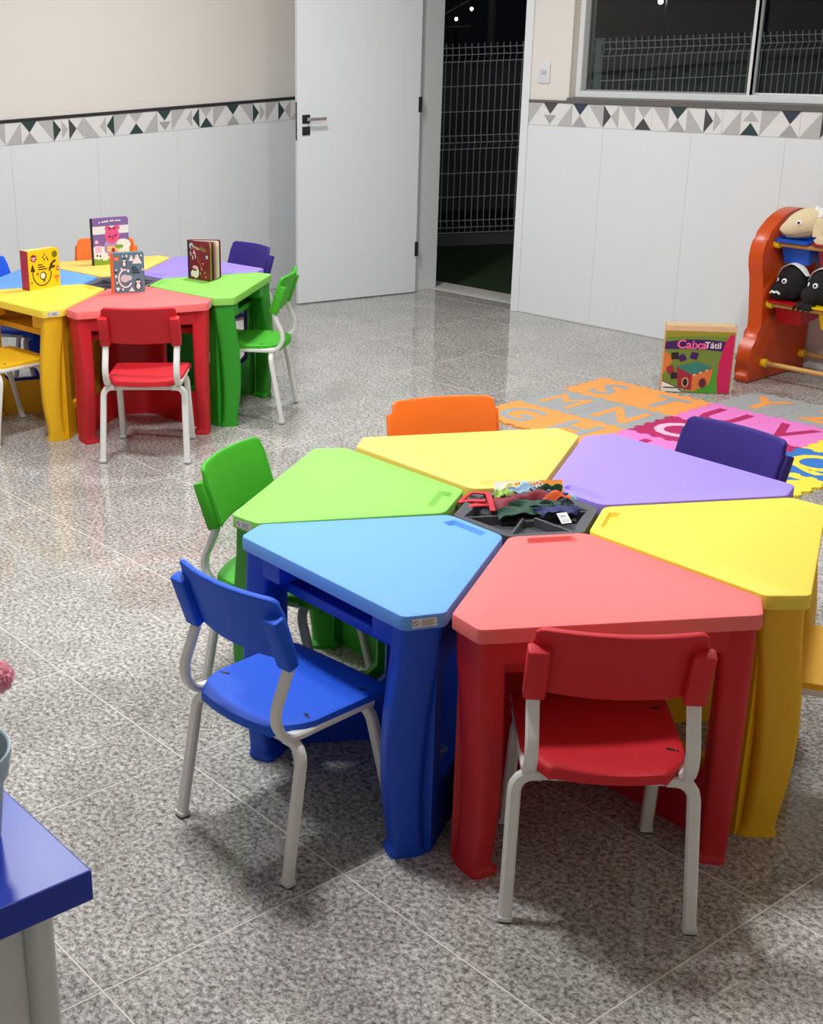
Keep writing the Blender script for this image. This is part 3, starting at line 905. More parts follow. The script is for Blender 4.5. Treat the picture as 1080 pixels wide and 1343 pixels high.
def chair(colour, x, y, facing, label, group):
    m = CHAIRC[colour]
    t = thing('child_chair', label, 'chair', (x, y, 0), radians(facing-90), group)
    st = ob('seat', CMH['seat'], t, mtl=m)
    for sx, sy in ((-0.132, -0.075), (0.132, -0.075), (-0.132, 0.095), (0.132, 0.095)):
        ob('seat_slot_shade', CMH['slot'], st, (sx, sy, 0.3475), (0, 0, 0.5 if sx*sy > 0 else -0.5))
    bk = ob('backrest', CMH['back'], t, mtl=m)
    for s in (-1, 1): ob('post_pocket', CMH['pocket'], bk, (s*0.1445, 0, 0), mtl=m)
    for s in (-1, 1): ob('back_post', CMH['post'], t, (s*0.1455, 0, 0))
    for k, fx, fy in (('rl', -0.176, -0.174), ('rr', 0.176, -0.174), ('fl', -0.152, 0.172), ('fr', 0.152, 0.172)):
        l = ob('leg', CMH[k], t); ob('foot_cap', CMH['cap'], l, (fx, fy, 0))
    ob('crossbar', CMH['bar_r'], t, (0, -0.122, 0)); ob('crossbar', CMH['bar_f'], t, (0, 0.100, 0))
    return t
g1, g2 = 'chairs round the near cluster', 'chairs round the far cluster'
chair('red', 3.303, -1.399, 136.5, 'red child\'s chair with white legs at the near cluster, back to the viewer', g1)
chair('blue', 2.770, -1.757, 94, 'blue child\'s chair with white legs drawn up to the near sky blue desk', g1)
chair('green', 2.276, -1.352, 24, 'green plastic child\'s chair behind the near lime desk, its legs mostly hidden', g1)
chair('orange', 2.277, -0.740, -29, 'orange child\'s chair, only its backrest showing behind the near pale orange desk', g1)
chair('purple', 2.826, -0.467, -93, 'purple child\'s chair behind the near lavender desk, by the foam mat', g1)
chair('yellow', 3.385, -0.760, 206, 'yellow child\'s chair cut by the right edge, beside the near lemon desk', g1)
chair('red', 0.260, -0.4685, 137.4, 'red child\'s chair with white legs at the far cluster, back to the viewer', g2)
chair('green', 0.076, 0.2125, 220, 'green child\'s chair seen from the side at the far lime desk', g2)
chair('purple', -0.510, 0.498, -91, 'purple plastic child\'s chair behind the far lavender desk', g2)
chair('orange', -1.103, 0.142, -44, 'orange child\'s chair behind the pink animal book on the far cluster', g2)
chair('blue', -0.930, -0.420, 30, 'blue plastic child\'s chair cut by the left edge at the far blue desk', g2)
chair('yellow', -0.390, -0.807, 95, 'yellow plastic child\'s chair cut by the left edge at the far lemon desk', g2)
# ------------------------------------------------------------------ alphabet foam mat
def foam(n, c): return mat(n, c, 0.75, bump=0.15, bscale=500)
F_PP = foam('pale_pink_foam', (246, 190, 222))
F_OR, F_GR, F_PK, F_MG, F_YE, F_BL = foam('orange_foam', (250, 164, 82)), foam('grey_foam', (166, 168, 166)), foam('pink_foam', (240, 130, 206)), foam('magenta_foam', (186, 30, 96)), foam('yellow_foam', (250, 226, 70)), foam('blue_foam', (50, 120, 200))
MX0, MY0, MS = 0.780, 1.815, 0.3025
mat_root = thing('play_mat', 'colourful interlocking foam alphabet mat on the floor before the toy shelf', 'mat', (MX0, MY0, 0))
def tooth_edge(L, n=8, a=0.007):
    pts = [(0.0, 0.0)]
    p = L/(2*n+2)
    for k in range(n):
        s = p*(1.0+2*k)
        sg = 1 if k % 2 == 0 else -1
        pts += [(s+p*0.25, 0.0), (s+p*0.1, sg*a), (s+p*1.9, sg*a), (s+p*1.75, 0.0)]
    pts.append((L, 0.0))
    return pts
TE = tooth_edge(MS-0.0012)
def foam_mesh(m):
    b = NB(); L = MS-0.0012; g = 0.0006
    e = [(s, o) for s, o in TE]
    poly = [(g+s, g+o) for s, o in e[:-1]]+[(g+L+o, g+s) for s, o in e[:-1]]+[(g+s, g+L+o) for s, o in e[:0:-1]]+[(g+o, g+s) for s, o in e[:0:-1]]
    prism(b, poly, 0.0, 0.010)
    return finish(b, 'foam_tile', m, 0)
FM = {}
letters = {}
# column, row (rows count towards the viewer), letter, tile colour, letter colour
for i, j, ch, mt, ml in ((0, 1, 'S', F_OR, F_GR), (1, 1, 'T', F_OR, F_GR), (2, 1, 'U', F_PK, F_MG), (3, 1, 'V', F_PK, F_MG), (4, 1, 'W', F_YE, F_BL),
                         (0, 2, 'M', F_GR, F_OR), (1, 2, 'N', F_GR, F_OR), (2, 2, 'O', F_MG, F_PP), (3, 2, 'P', F_MG, F_PK), (4, 2, 'Q', F_BL, F_YE),
                         (0, 3, 'G', F_OR, F_GR), (1, 3, 'H', F_OR, F_GR), (2, 3, 'I', F_PK, F_MG), (3, 3, 'J', F_PK, F_MG), (4, 3, 'K', F_YE, F_BL),
                         (2, 0, 'Y', F_GR, F_OR), (3, 0, 'Z', F_GR, F_OR)):
    if mt not in FM: FM[mt] = foam_mesh(mt)
    tl = ob('foam_tile', FM[mt], mat_root, (i*MS, -j*MS, 0))
    me = text_mesh(ch, 0.27, 0.0 if ch in 'MW' else 0.006, 0.0008)
    me.materials.clear(); me.materials.append(ml)
    xs_ = [v.co.x for v in me.vertices]; ys_ = [v.co.y for v in me.vertices]
    ox, oy = (min(xs_)+max(xs_))/2, (min(ys_)+max(ys_))/2
    me.transform(Matrix.Translation((-ox, -oy, 0)))
    me.name = 'letter'
    ob('letter', me, tl, (MS/2, MS/2, 0.0100), label='cut-out letter '+ch)

# ------------------------------------------------------------------ cardboard toy box on the floor
M_KRAFT = mat('kraft_cardboard', (206, 164, 110), 0.75, var=0.12, vscale=20)
bd = Vector((1.328-1.087, 2.016-1.832, 0)); bw = bd.length
bxr = math.atan2(bd.y, bd.x)
t = thing('toy_box', 'flat square cardboard toy box with a printed cube picture, standing on the floor', 'box', (1.087, 1.832, 0), bxr)
BH, BT = 0.312, 0.075
b = NB(); box(b, 0, bw, 0, BT, 0, BH, bev=0.003, seg=1)
ob('carton', finish(b, 'carton', M_KRAFT, 0), t)
b = NB(); box(b, 0.006, bw-0.006, -0.001, BT+0.001, BH-0.0012, BH+0.0015)
box(b, -0.0, bw, -0.0012, 0.0, BH-0.022, BH)
ob('top_flap', finish(b, 'top_flap', mat('taped_flap', (226, 190, 140), 0.5, var=0.1, vscale=30), 0), t)
P = Print()
w, h = bw-0.010, BH-0.028
m_green = mat('print_green', (112, 140, 54), 0.4); m_lime = mat('print_lime', (70, 160, 40), 0.4); m_pur = mat('print_purple', (58, 22, 92), 0.4)
m_mag = mat('print_magenta', (206, 28, 82), 0.4); m_teal = mat('print_teal', (42, 130, 112), 0.4); m_crim = mat('print_crimson', (158, 40, 60), 0.4)
m_or = mat('print_orange', (222, 124, 58), 0.4); m_blk = mat('print_black', (30, 24, 36), 0.4); m_pink = mat('print_pink', (240, 110, 160), 0.4); m_wht = mat('print_white', (240, 238, 232), 0.4)
m_olive = mat('print_olive', (150, 150, 40), 0.4); m_tan = mat('print_tan', (204, 160, 110), 0.4)
def q(a, c): return (a*w, c*h)
P.rect(0, 0, w, h, m_green)
P.poly([q(0, 1), q(1, 1), q(1, .93), q(.5, .93), q(0, .90)], m_olive)
P.poly([q(.45, 0), q(.84, 0), q(.80, .45), q(.62, .22), q(.45, .06)], m_lime)
P.poly([q(0, .28), q(.12, .5), q(.08, .62), q(0, .66)], m_or)
P.poly([q(0, .70), q(.3, .715), q(.6, .71), q(.86, .69), q(.9, .85), q(.6, .875), q(.3, .87), q(0, .82)], m_pur)
P.poly([q(.83, 0), q(1, 0), q(1, .97), q(.93, .96), q(.86, .78), q(.81, .5), q(.80, .25)], m_mag)
P.poly([q(0, 0), q(.30, 0), q(.22, .07), q(.10, .13), q(0, .17)], m_wht)
P.line([q(0, .17), q(.10, .13), q(.22, .08), q(.28, .02)], 0.003, m_blk)
P.rect(.03*w, .055*h, .22*w, .075*h, m_blk)
P.rect(.30*w, .02*h, .46*w, .06*h, m_tan); P.rect(.33*w, .03*h, .36*w, .05*h, m_blk); P.rect(.38*w, .034*h, .44*w, .046*h, m_crim)
# the cube
P.poly([q(.20, .42), q(.44, .29), q(.44, .03), q(.24, .08)], m_crim)
P.poly([q(.44, .29), q(.74, .41), q(.70, .15), q(.48, .02), q(.44, .03)], m_or)
P.poly([q(.20, .42), q(.44, .50), q(.52, .51), q(.74, .41), q(.44, .29)], m_teal)
for k in range(6):
    a = k/6; P.rect((.46+.26*a)*w, (.285+.12*a)*h, (.485+.26*a)*w, (.305+.12*a)*h, m_wht if k % 2 == 0 else m_crim)
for k in range(4): P.rect(.425*w, (.07+.05*k)*h, .455*w, (.09+.05*k)*h, mat('print_red', (226, 30, 50), 0.4))
P.ell(.345*w, .165*h, .052*w, .085*h, m_tan); P.ell(.345*w, .165*h, .034*w, .062*h, m_blk)
P.ell(.60*w, .165*h, .058*w, .085*h, m_crim); P.ell(.60*w, .165*h, .042*w, .066*h, mat('print_brown', (84, 44, 46), 0.4))
for cx_, cy_, s_, r_, mm in ((.16, .60, .055, .1, m_blk), (.27, .57, .052, .5, m_pur), (.44, .61, .055, -.25, m_pur), (.11, .37, .055, .3, m_crim), (.17, .27, .05, .1, m_blk)):
    P.poly([(cx_*w+s_*w*1.35*cos(r_+pi/4+k*pi/2), cy_*h+s_*w*1.35*sin(r_+pi/4+k*pi/2)) for k in range(4)], mm)
P.text('Caixa', .39*w, .785*h, 0.056, m_pink, -0.01, 0.0012)
P.text('Tátil', .70*w, .785*h, 0.040, m_wht, -0.02, 0.0006)
ob('printed_label', P.done('printed_label'), t, (0.005, -0.0016, 0.004), frame_rot((1, 0, 0), (0, 0, 1)), label='green printed label reading CaixaTátil')

# ------------------------------------------------------------------ toy shelf on the right
M_ORS = mat('orange_shelf_plastic', (206, 76, 18), 0.32, bump=0.06, bscale=200)
M_DOWEL = mat('honey_wooden_dowel', (206, 156, 84), 0.45, var=0.12, vscale=40)
M_YCAP = mat('yellow_dowel_cap', (244, 206, 30), 0.35)
sx0, sx1 = 1.200, 1.27
SHW = 0.80
shelf = thing('toy_shelf', 'orange wavy-sided toy shelf with wooden dowels against the right wall', 'shelf', (sx0, 2.24, 0))
prof = [(2.240, 0), (2.226, 0.028), (2.246, 0.058), (2.226, 0.100), (2.230, 0.150), (2.262, 0.198), (2.292, 0.235), (2.293, 0.300), (2.283, 0.380), (2.272, 0.450), (2.262, 0.500), (2.244, 0.560),
        (2.244, 0.620), (2.268, 0.680), (2.322, 0.730), (2.385, 0.766), (2.465, 0.786), (2.555, 0.780), (2.630, 0.750), (2.672, 0.690), (2.684, 0.560), (2.684, 0.300), (2.690, 0.06), (2.690, 0)]
pp = smooth_path([(y, z, 0) for y, z in prof], 3)
pp = [(v.x-2.24, max(0, v.y)) for v in pp]
def side_panel(x0, x1):
    b = NB(); prism(b, pp[::-1], x0, x1, bev=0.013, seg=3, fn=lambda y, z, x: (x, y, z))
    return finish(b, 'side_panel', M_ORS, 50)
ob('side_panel', side_panel(0, sx1-sx0), shelf)
ob('side_panel', side_panel(SHW+0.07, SHW+0.14), shelf)
rods = [(2.330, 0.645), (2.330, 0.367), (2.338, 0.086), (2.600, 0.690), (2.600, 0.412), (2.650, 0.080)]
for y, z in rods:
    b = NB(); sweep(b, [(0.07, y-2.24, z), (0.07+SHW, y-2.24, z)], circ(0.0115, 14), side=(0, 0, 1))
    r = ob('dowel', finish(b, 'dowel', M_DOWEL), shelf)
    for x0, x1 in ((0.0702, 0.097), (0.07+SHW-0.027, 0.07+SHW-0.0002)):
        b = NB(); sweep(b, [(x0, y-2.24, z), (x0+0.004, y-2.24, z), (x1-0.004, y-2.24, z), (x1, y-2.24, z)], circ(0.020, 14), side=(0, 0, 1), scale=[0.92, 1, 1, 0.92])
        ob('dowel_cap', finish(b, 'dowel_cap', M_YCAP), r, label='yellow plastic dowel cap')
def bin_mesh(m, W=0.172, D=0.315, H=0.110):
    b = NB()
    o = rpoly([(0.012, 0.03), (W-0.012, 0.03), (W-0.012, D-0.03), (0.012, D-0.03)], 0.015, 3)
    def sc(P, k): return [((x-W/2)*k+W/2, (y-D/2)*k+D/2) for x, y in P]
    L = [(sc(o, 0.86), -H), (sc(o, 0.99), -0.004), (sc(o, 1.0), 0.0)]
    rim = rpoly([(0, 0), (W, 0), (W, D), (0, D)], 0.018, 3)
    L += [(rim, 0.0), (rim, 0.008), (sc(o, 0.985), 0.008), (sc(o, 0.85), -H+0.004)]
    R = [[b.verts.new((x, y, z)) for x, y in P] for P, z in L]
    n = len(o)
    for r0, r1 in zip(R, R[1:]):
        for i in range(n): b.faces.new((r0[i], r0[(i+1) % n], r1[(i+1) % n], r1[i]))
    b.faces.new(R[0][::-1]); b.faces.new(R[-1])
    return finish(b, 'toy_bin', m, 30)
for x, y, z, mm, lb in ((1.274, 2.300, 0.658, mat('blue_bin_plastic', (10, 84, 190), 0.35), 'blue plastic toy bin on the upper dowels below the cream sheep puppet'),
                        (1.452, 2.300, 0.658, mat('crimson_bin_plastic', (150, 18, 44), 0.35), 'crimson plastic toy bin on the upper dowels, right of the blue bin'),
                        (1.640, 2.300, 0.658, mat('blue_bin_plastic', (10, 84, 190), 0.35), None),
                        (1.276, 2.300, 0.380, mat('red_bin_plastic', (176, 10, 22), 0.35), 'red plastic toy bin on the middle dowels below the first black puppet'),
                        (1.492, 2.300, 0.380, mat('yellow_bin_plastic', (240, 200, 10), 0.35), 'yellow plastic toy bin on the middle dowels at the right edge')):
    if lb is None: continue
    o = ob('toy_bin', bin_mesh(mm), None, (x, y, z), (math.atan2(0.045, 0.27), 0, 0), label=lb, cat='bin', group='plastic bins on the toy shelf')
# puppets lying on the bins
M_CREAM = mat('cream_felt', (226, 208, 166), 0.9, bump=0.3, bscale=300)
M_WOOL = mat('white_wool', (238, 236, 228), 0.95, bump=0.9, bscale=90)
M_BLKF = mat('black_plush', (24, 24, 23), 0.95, bump=0.6, bscale=200)
M_EYEW = mat('white_eye', (245, 245, 242), 0.3); M_PUP = mat('black_pupil', (16, 16, 16), 0.3)
def eye(par, p, r, n):
    e = ob('eye', None, par, p, Vector(n).to_track_quat('Z', 'Y').to_euler())
    b = NB(); blob(b, (0, 0, 0), (r, r, r*0.4), 2); e2 = finish(b, 'eye', M_EYEW)
    bpy.data.objects.remove(e)
    e = ob('eye', e2, par, p, Vector(n).to_track_quat('Z', 'Y').to_euler())
    b = NB(); blob(b, (0, 0, r*0.36), (r*0.5, r*0.5, r*0.2), 2); ob('pupil', finish(b, 'pupil', M_PUP), e)
t = thing('animal_puppet', 'cream sheep hand puppet with white woolly tuft lying on the blue bin', 'puppet', (1.385, 2.375, 0.667))
b = NB(); sweep(b, smooth_path([(-0.088, -0.045, 0.030), (-0.082, -0.042, 0.036), (-0.05, -0.032, 0.052), (-0.01, -0.02, 0.072), (0.035, -0.01, 0.086), (0.07, 0.0, 0.082), (0.088, 0.0, 0.078)], 4),
      [(x*0.058, y*0.050) for x, y in circ(1, 18)], side=(0, 0, 1), scale=[0.25, 0.30, 0.36, 0.42, 0.5, 0.58, 0.66, 0.76, 0.86, 0.95, 1.02, 1.08, 1.12, 1.16, 1.18, 1.18, 1.15, 1.08, 0.98, 0.86, 0.7, 0.56, 0.42, 0.30, 0.2])
ob('head', finish(b, 'head', M_CREAM, 80), t)
random.seed(3); b = NB()
for k in range(22):
    a = random.uniform(0, 2*pi); r = random.uniform(0, 0.026)
    blob(b, (0.050+r*cos(a)*1.2, -0.012+r*sin(a), 0.138+random.uniform(-0.008, 0.010)-r*0.4), (0.014, 0.013, 0.013), 2)
for k in range(8): blob(b, (0.078+0.004*sin(k), -0.035+0.006*cos(k*2), 0.130-0.007*k), (0.012, 0.011, 0.010), 2)
ob('wool_tuft', finish(b, 'wool_tuft', M_WOOL, 80), t, label='white woolly tuft')
b = NB(); blob(b, (0.066, 0.05, 0.11), (0.018, 0.04, 0.010), 2); ob('ear', finish(b, 'ear', M_WOOL, 80), t)
eye(t, (0.004, -0.0755, 0.086), 0.0125, (0.2, -1, 0.15)); eye(t, (-0.040, -0.0655, 0.083), 0.009, (-0.5, -1, 0.35))
b = NB(); sweep(b, smooth_path([(-0.076, -0.066, 0.028), (-0.03, -0.076, 0.030), (0.02, -0.078, 0.040), (0.06, -0.066, 0.052)], 5), circ(0.0016, 6)); ob('mouth', finish(b, 'mouth', mat('brown_stitch', (110, 80, 50), 0.8)), t)
t = thing('animal_puppet', 'cream puppet piece with a dark opening, cut by the right edge on the crimson bin', 'puppet', (1.518, 2.36, 0.667))
b = NB(); sweep(b, smooth_path([(-0.042, -0.04, 0.030), (-0.042, -0.04, 0.075), (-0.02, -0.04, 0.092), (0.03, -0.035, 0.092), (0.06, -0.03, 0.08), (0.06, -0.03, 0.03), (0.03, -0.035, 0.014), (-0.02, -0.04, 0.014), (-0.042, -0.04, 0.030)], 5), rrect(0.020, 0.05, 0.006, 3), side=(0, 1, 0), caps=False)
ob('head', finish(b, 'head', M_CREAM, 80), t)
b = NB(); box(b, -0.036, 0.054, -0.03, 0.03, 0.0, 0.086, bev=0.012); ob('lining', finish(b, 'lining', mat('dark_red_lining', (80, 18, 20), 0.9), 60), t)
def black_puppet(x, y, z, lb, k=1.0, rz=0.0, muzzle=True, paw=False):
    t = thing('animal_puppet', lb, 'puppet', (x, y, z), rz)
    b = NB()
    blob(b, (0, 0, 0.082*k), (0.072*k, 0.066*k, 0.084*k), 3, lambda d: 1+0.05*sin(7*d.x)*sin(6*d.z+1))
    ob('head', finish(b, 'head', M_BLKF, 80), t)
    b = NB(); blob(b, (-0.030*k, -0.045*k, 0.050*k), (0.046*k, 0.042*k, 0.044*k), 3); ob('muzzle', finish(b, 'muzzle', M_BLKF, 80), t)
    b = NB()
    sweep(b, smooth_path([(-0.066*k, -0.02, 0.108*k), (-0.045*k, -0.015, 0.150*k), (0.0, -0.01, 0.172*k), (0.045*k, -0.02, 0.160*k), (0.085*k, -0.03, 0.128*k)], 5), [(u*0.024, v*0.004) for u, v in circ(1, 12)], side=(0, 1, 0.3), scale=[0.5+0.5*math.sin(pi*min(1, i/20)) for i in range(21)])
    ob('ear', finish(b, 'ear', M_WOOL, 80), t, label='white felt ear flap')
    eye(t, (-0.006*k, -0.0655*k, 0.098*k), 0.0125*k, (0.1, -1, 0.2)); eye(t, (-0.048*k, -0.050*k, 0.098*k), 0.010*k, (-0.7, -0.8, 0.2))
    if muzzle:
        b = NB(); sweep(b, smooth_path([(-0.058*k, -0.0805*k, 0.040*k), (-0.045*k, -0.088*k, 0.050*k), (-0.034*k, -0.0895*k, 0.045*k), (-0.022*k, -0.089*k, 0.050*k), (-0.010*k, -0.083*k, 0.040*k)], 4), circ(0.0048, 8)); ob('mouth', finish(b, 'mouth', M_EYEW), t)
    if paw:
        b = NB(); blob(b, (-0.045, -0.055, 0.0), (0.05, 0.022, 0.022), 3)
        for q_ in range(4): sweep(b, [(-0.085+0.024*q_, -0.068, 0.0), (-0.088+0.024*q_, -0.078, -0.012), (-0.088+0.024*q_, -0.082, -0.024)], circ(0.0075, 8), scale=[1, 0.9, 0.4])
        ob('paw', finish(b, 'paw', M_BLKF, 80), t)
black_puppet(1.356, 2.372, 0.388, 'black animal puppet with white eyes, mouth and ear flap above the red bin')
black_puppet(1.507, 2.372, 0.386, 'black animal puppet with clawed paw over the dowel, at the right edge', 1.0, 0.0, False, True)

# ------------------------------------------------------------------ board books on the far cluster
TZ = TH
def book(name_lb, p0, ang, w, h, th, spine_m, cover_m, printer, open_deg=0.0, pages=None):
    t = thing('board_book', name_lb, 'book', (p0[0], p0[1], TZ), ang, 'board books standing on the far cluster')
    cv = 0.0035
    def slab(nm, m, y0, y1, r=0.010):
        b = NB(); prism(b, rpoly([(0, 0), (w, 0), (w, h), (0, h)], [0.002, r, r, 0.002], 4), y0, y1, fn=lambda x, z, y: (x, y, z)); return finish(b, nm, m, 30)
    fc = ob('front_cover', slab('front_cover', cover_m, 0.0, cv), t)
    P = Print(); printer(P, w, h)
    ob('cover_print', P.done('cover_print'), fc, (0, -0.0004, 0), frame_rot((1, 0, 0), (0, 0, 1)))
    b = NB(); box(b, -0.0035, 0.0, 0.0, th, 0, h, bev=0.001, seg=1); ob('spine', finish(b, 'spine', spine_m, 0), t)
    o = radians(open_deg)
    ob('back_cover', slab('back_cover', cover_m, 0.0, cv), t, (0, th-cv, 0), (0, 0, o))
    n = max(3, len(pages) if pages else 4)
    for k in range(n):
        a = (k+0.7)/(n+0.4)
        th_k = (th-2*cv)/n*0.86
        y0 = cv+(th-2*cv)*k/n+0.0004
        b = NB(); prism(b, rpoly([(0.001, 0.002), (w-0.004, 0.002), (w-0.004, h-0.003), (0.001, h-0.003)], [0.001, 0.008, 0.008, 0.001], 3), 0.0, th_k, fn=lambda x, z, y: (x, y, z))
        ob('page', finish(b, 'page', (pages[k] if pages else M_PAPER), 30), t, (0, y0, 0), (0, 0, o*a))
    return t
k_yel = mat('book_yellow', (248, 208, 24), 0.3); k_crim = mat('book_crimson', (176, 16, 60), 0.3); k_teal = mat('book_teal', (92, 130, 144), 0.3); k_org = mat('book_orange', (230, 108, 60), 0.3)
k_dred = mat('book_dark_red', (126, 22, 28), 0.3); k_lil = mat('book_lilac', (138, 104, 166), 0.3); k_blk = mat('book_black', (34, 26, 30), 0.35)
c_brn = mat('print_dark_brown', (52, 34, 22), 0.4); c_olv = mat('print_moss', (120, 110, 30), 0.4); c_tq = mat('print_dark_teal', (14, 66, 82), 0.4); c_pk2 = mat('print_rose', (236, 90, 140), 0.4)
c_gr = mat('print_leaf', (130, 170, 50), 0.4); c_lpk = mat('print_pale_pink', (248, 190, 210), 0.4)
def pr_yellow(P, w, h):
    P.ell(.18*w, .80*h, .10*w, .095*h, k_crim); P.rect(.11*w, .79*h, .25*w, .82*h, m_wht); P.rect(.14*w, .745*h, .22*w, .77*h, m_wht)
    for a, c in ((.48, .80), .54 and (.54, .86), (.60, .78), (.52, .74), (.63, .73)): P.ell(a*w, c*h, .022*w, .028*h, c_brn, 8)
    P.ell(.86*w, .84*h, .085*w, .085*h, c_olv)
    P.poly([(.05*w, .47*h), (.21*w, .47*h), (.13*w, .66*h)], c_brn); P.rect(.115*w, .42*h, .145*w, .47*h, c_brn)
    for k, (a, e) in enumerate(((.30, .45), (.30, .52), (.30, .60))): P.rect(a*w, (.61-.06*k)*h, e*w, (.635-.06*k)*h, c_brn)
    P.arc(.42*w, .42*h, .30*w, 180, 360, .028*w, c_brn, 18, .33*h)
    P.ell(.45*w, .33*h, .105*w, .105*h, c_brn); P.ell(.44*w, .335*h, .075*w, .078*h, m_wht); P.rect(.455*w, .17*h, .495*w, .235*h, c_brn)
    for (a, c, r_) in ((.74, .60, .9), (.82, .66, .4), (.68, .50, 1.2), (.78, .53, .2)): P.ell(a*w, c*h, .075*w, .03*h, c_brn, 10, r_)
    P.ell(.93*w, .47*h, .055*w, .06*h, mat('print_red', (226, 30, 50), 0.4)); P.ell(.93*w, .47*h, .025*w, .03*h, m_wht)
    P.rect(.88*w, .10*h, .90*w, .24*h, m_or); P.ell(.88*w, .26*h, .08*w, .04*h, m_or, 12); P.rect(.06*w, .1*h, .075*w, .22*h, c_gr); P.ell(.07*w, .2*h, .05*w, .02*h, c_gr, 10)
    P.ell(.27*w, .40*h, .035*w, .03*h, k_crim, 8)
def penguin(P, x, y, s):
    P.ell(x, y, .50*s, .62*s, k_blk); P.ell(x, y+.62*s, .42*s, .40*s, k_blk); P.ell(x, y-.08*s, .32*s, .46*s, m_wht)
    P.ell(x-.16*s, y+.58*s, .17*s, .19*s, m_wht); P.ell(x+.16*s, y+.58*s, .17*s, .19*s, m_wht); P.poly([(x-.08*s, y+.52*s), (x+.08*s, y+.52*s), (x, y+.40*s)], k_blk)
def pr_teal(P, w, h):
    P.rect(0, 0, .07*w, h, k_org); P.rect(.10*w, .80*h, .24*w, .91*h, k_org); P.rect(.13*w, .84*h, .21*w, .86*h, m_wht)
    P.poly([(.54*w, .79*h), (.70*w, .79*h), (.62*w, .95*h)], m_wht); P.poly([(.64*w, .72*h), (.94*w, .72*h), (.84*w, .88*h), (.74*w, .88*h)], m_wht); P.poly([(.72*w, .89*h), (.80*w, .95*h), (.86*w, .89*h)], m_wht)
    penguin(P, .40*w, .73*h, .15*w); penguin(P, .80*w, .17*h, .20*w)
    P.arc(.42*w, .36*h, .20*w, 80, 330, .045*w, m_wht, 22, .22*h)
    P.ell(.40*w, .36*h, .13*w, .10*h, mat('print_pale_grey', (196, 204, 208), 0.4)); P.ell(.52*w, .37*h, .10*w, .07*h, mat('print_pale_grey', (196, 204, 208), 0.4))
    for k, e in enumerate((.76, .82, .86)): P.rect(.62*w, (.62-.065*k)*h, e*w, (.65-.065*k)*h, c_tq)
    for a, c, r_ in ((.48, .92, .03), (.36, .92, .02), (.92, .92, .025), (.15, .58, .025), (.31, .60, .03), (.51, .55, .035), (.95, .57, .028), (.14, .42, .035), (.16, .26, .03), (.33, .09, .03)):
        P.ell(a*w, c*h, r_*w, r_*h*1.2, m_wht, 7)
    P.poly([(.11*w, .14*h), (.25*w, .14*h), (.18*w, .03*h)], m_wht); P.poly([(.50*w, .03*h), (.68*w, .03*h), (.60*w, .15*h)], m_wht); P.rect(.09*w, .52*h, .19*w, .55*h, c_tq)
def pr_red(P, w, h):
    P.rect(0, 0, .07*w, h, k_blk)
    P.ell(.18*w, .86*h, .10*w, .08*h, mat('print_pale_grey', (196, 204, 208), 0.4)); P.ell(.20*w, .83*h, .04*w, .04*h, k_blk)
    P.ell(.42*w, .82*h, .16*w, .035*h, m_tan, 12, -.25); P.ell(.72*w, .80*h, .17*w, .06*h, mat('print_dull_gold', (140, 104, 44), 0.4), 12, -.2); P.poly([(.6*w, .93*h), (.7*w, .87*h), (.64*w, .90*h)], m_wht)
    P.poly([(.24*w, .66*h), (.38*w, .66*h), (.31*w, .78*h)], c_lpk)
    for a, c in ((.15, .66), (.24, .56), (.36, .60)): P.ell(a*w, c*h, .022*w, .06*h, m_wht, 10, .15)
    for k in range(5): P.arc((.56+.05*k)*w, (.56-.06*k)*h, .10*w, 120, 240, .012*w, m_or, 8)
    P.ell(.90*w, .62*h, .05*w, .045*h, m_wht); P.ell(.90*w, .615*h, .02*w, .02*h, k_blk)
    P.ell(.36*w, .20*h, .16*w, .16*h, m_wht); P.ell(.20*w, .14*h, .06*w, .08*h, m_wht, 10); P.ell(.30*w, .27*h, .13*w, .045*h, k_dred, 12, -.1); P.ell(.36*w, .32*h, .13*w, .045*h, c_lpk, 12)
    for a, c in ((.64, .30), (.60, .18), (.80, .22), (.84, .10), (.72, .44)): P.ell(a*w, c*h, .02*w, .03*h, c_lpk, 8)
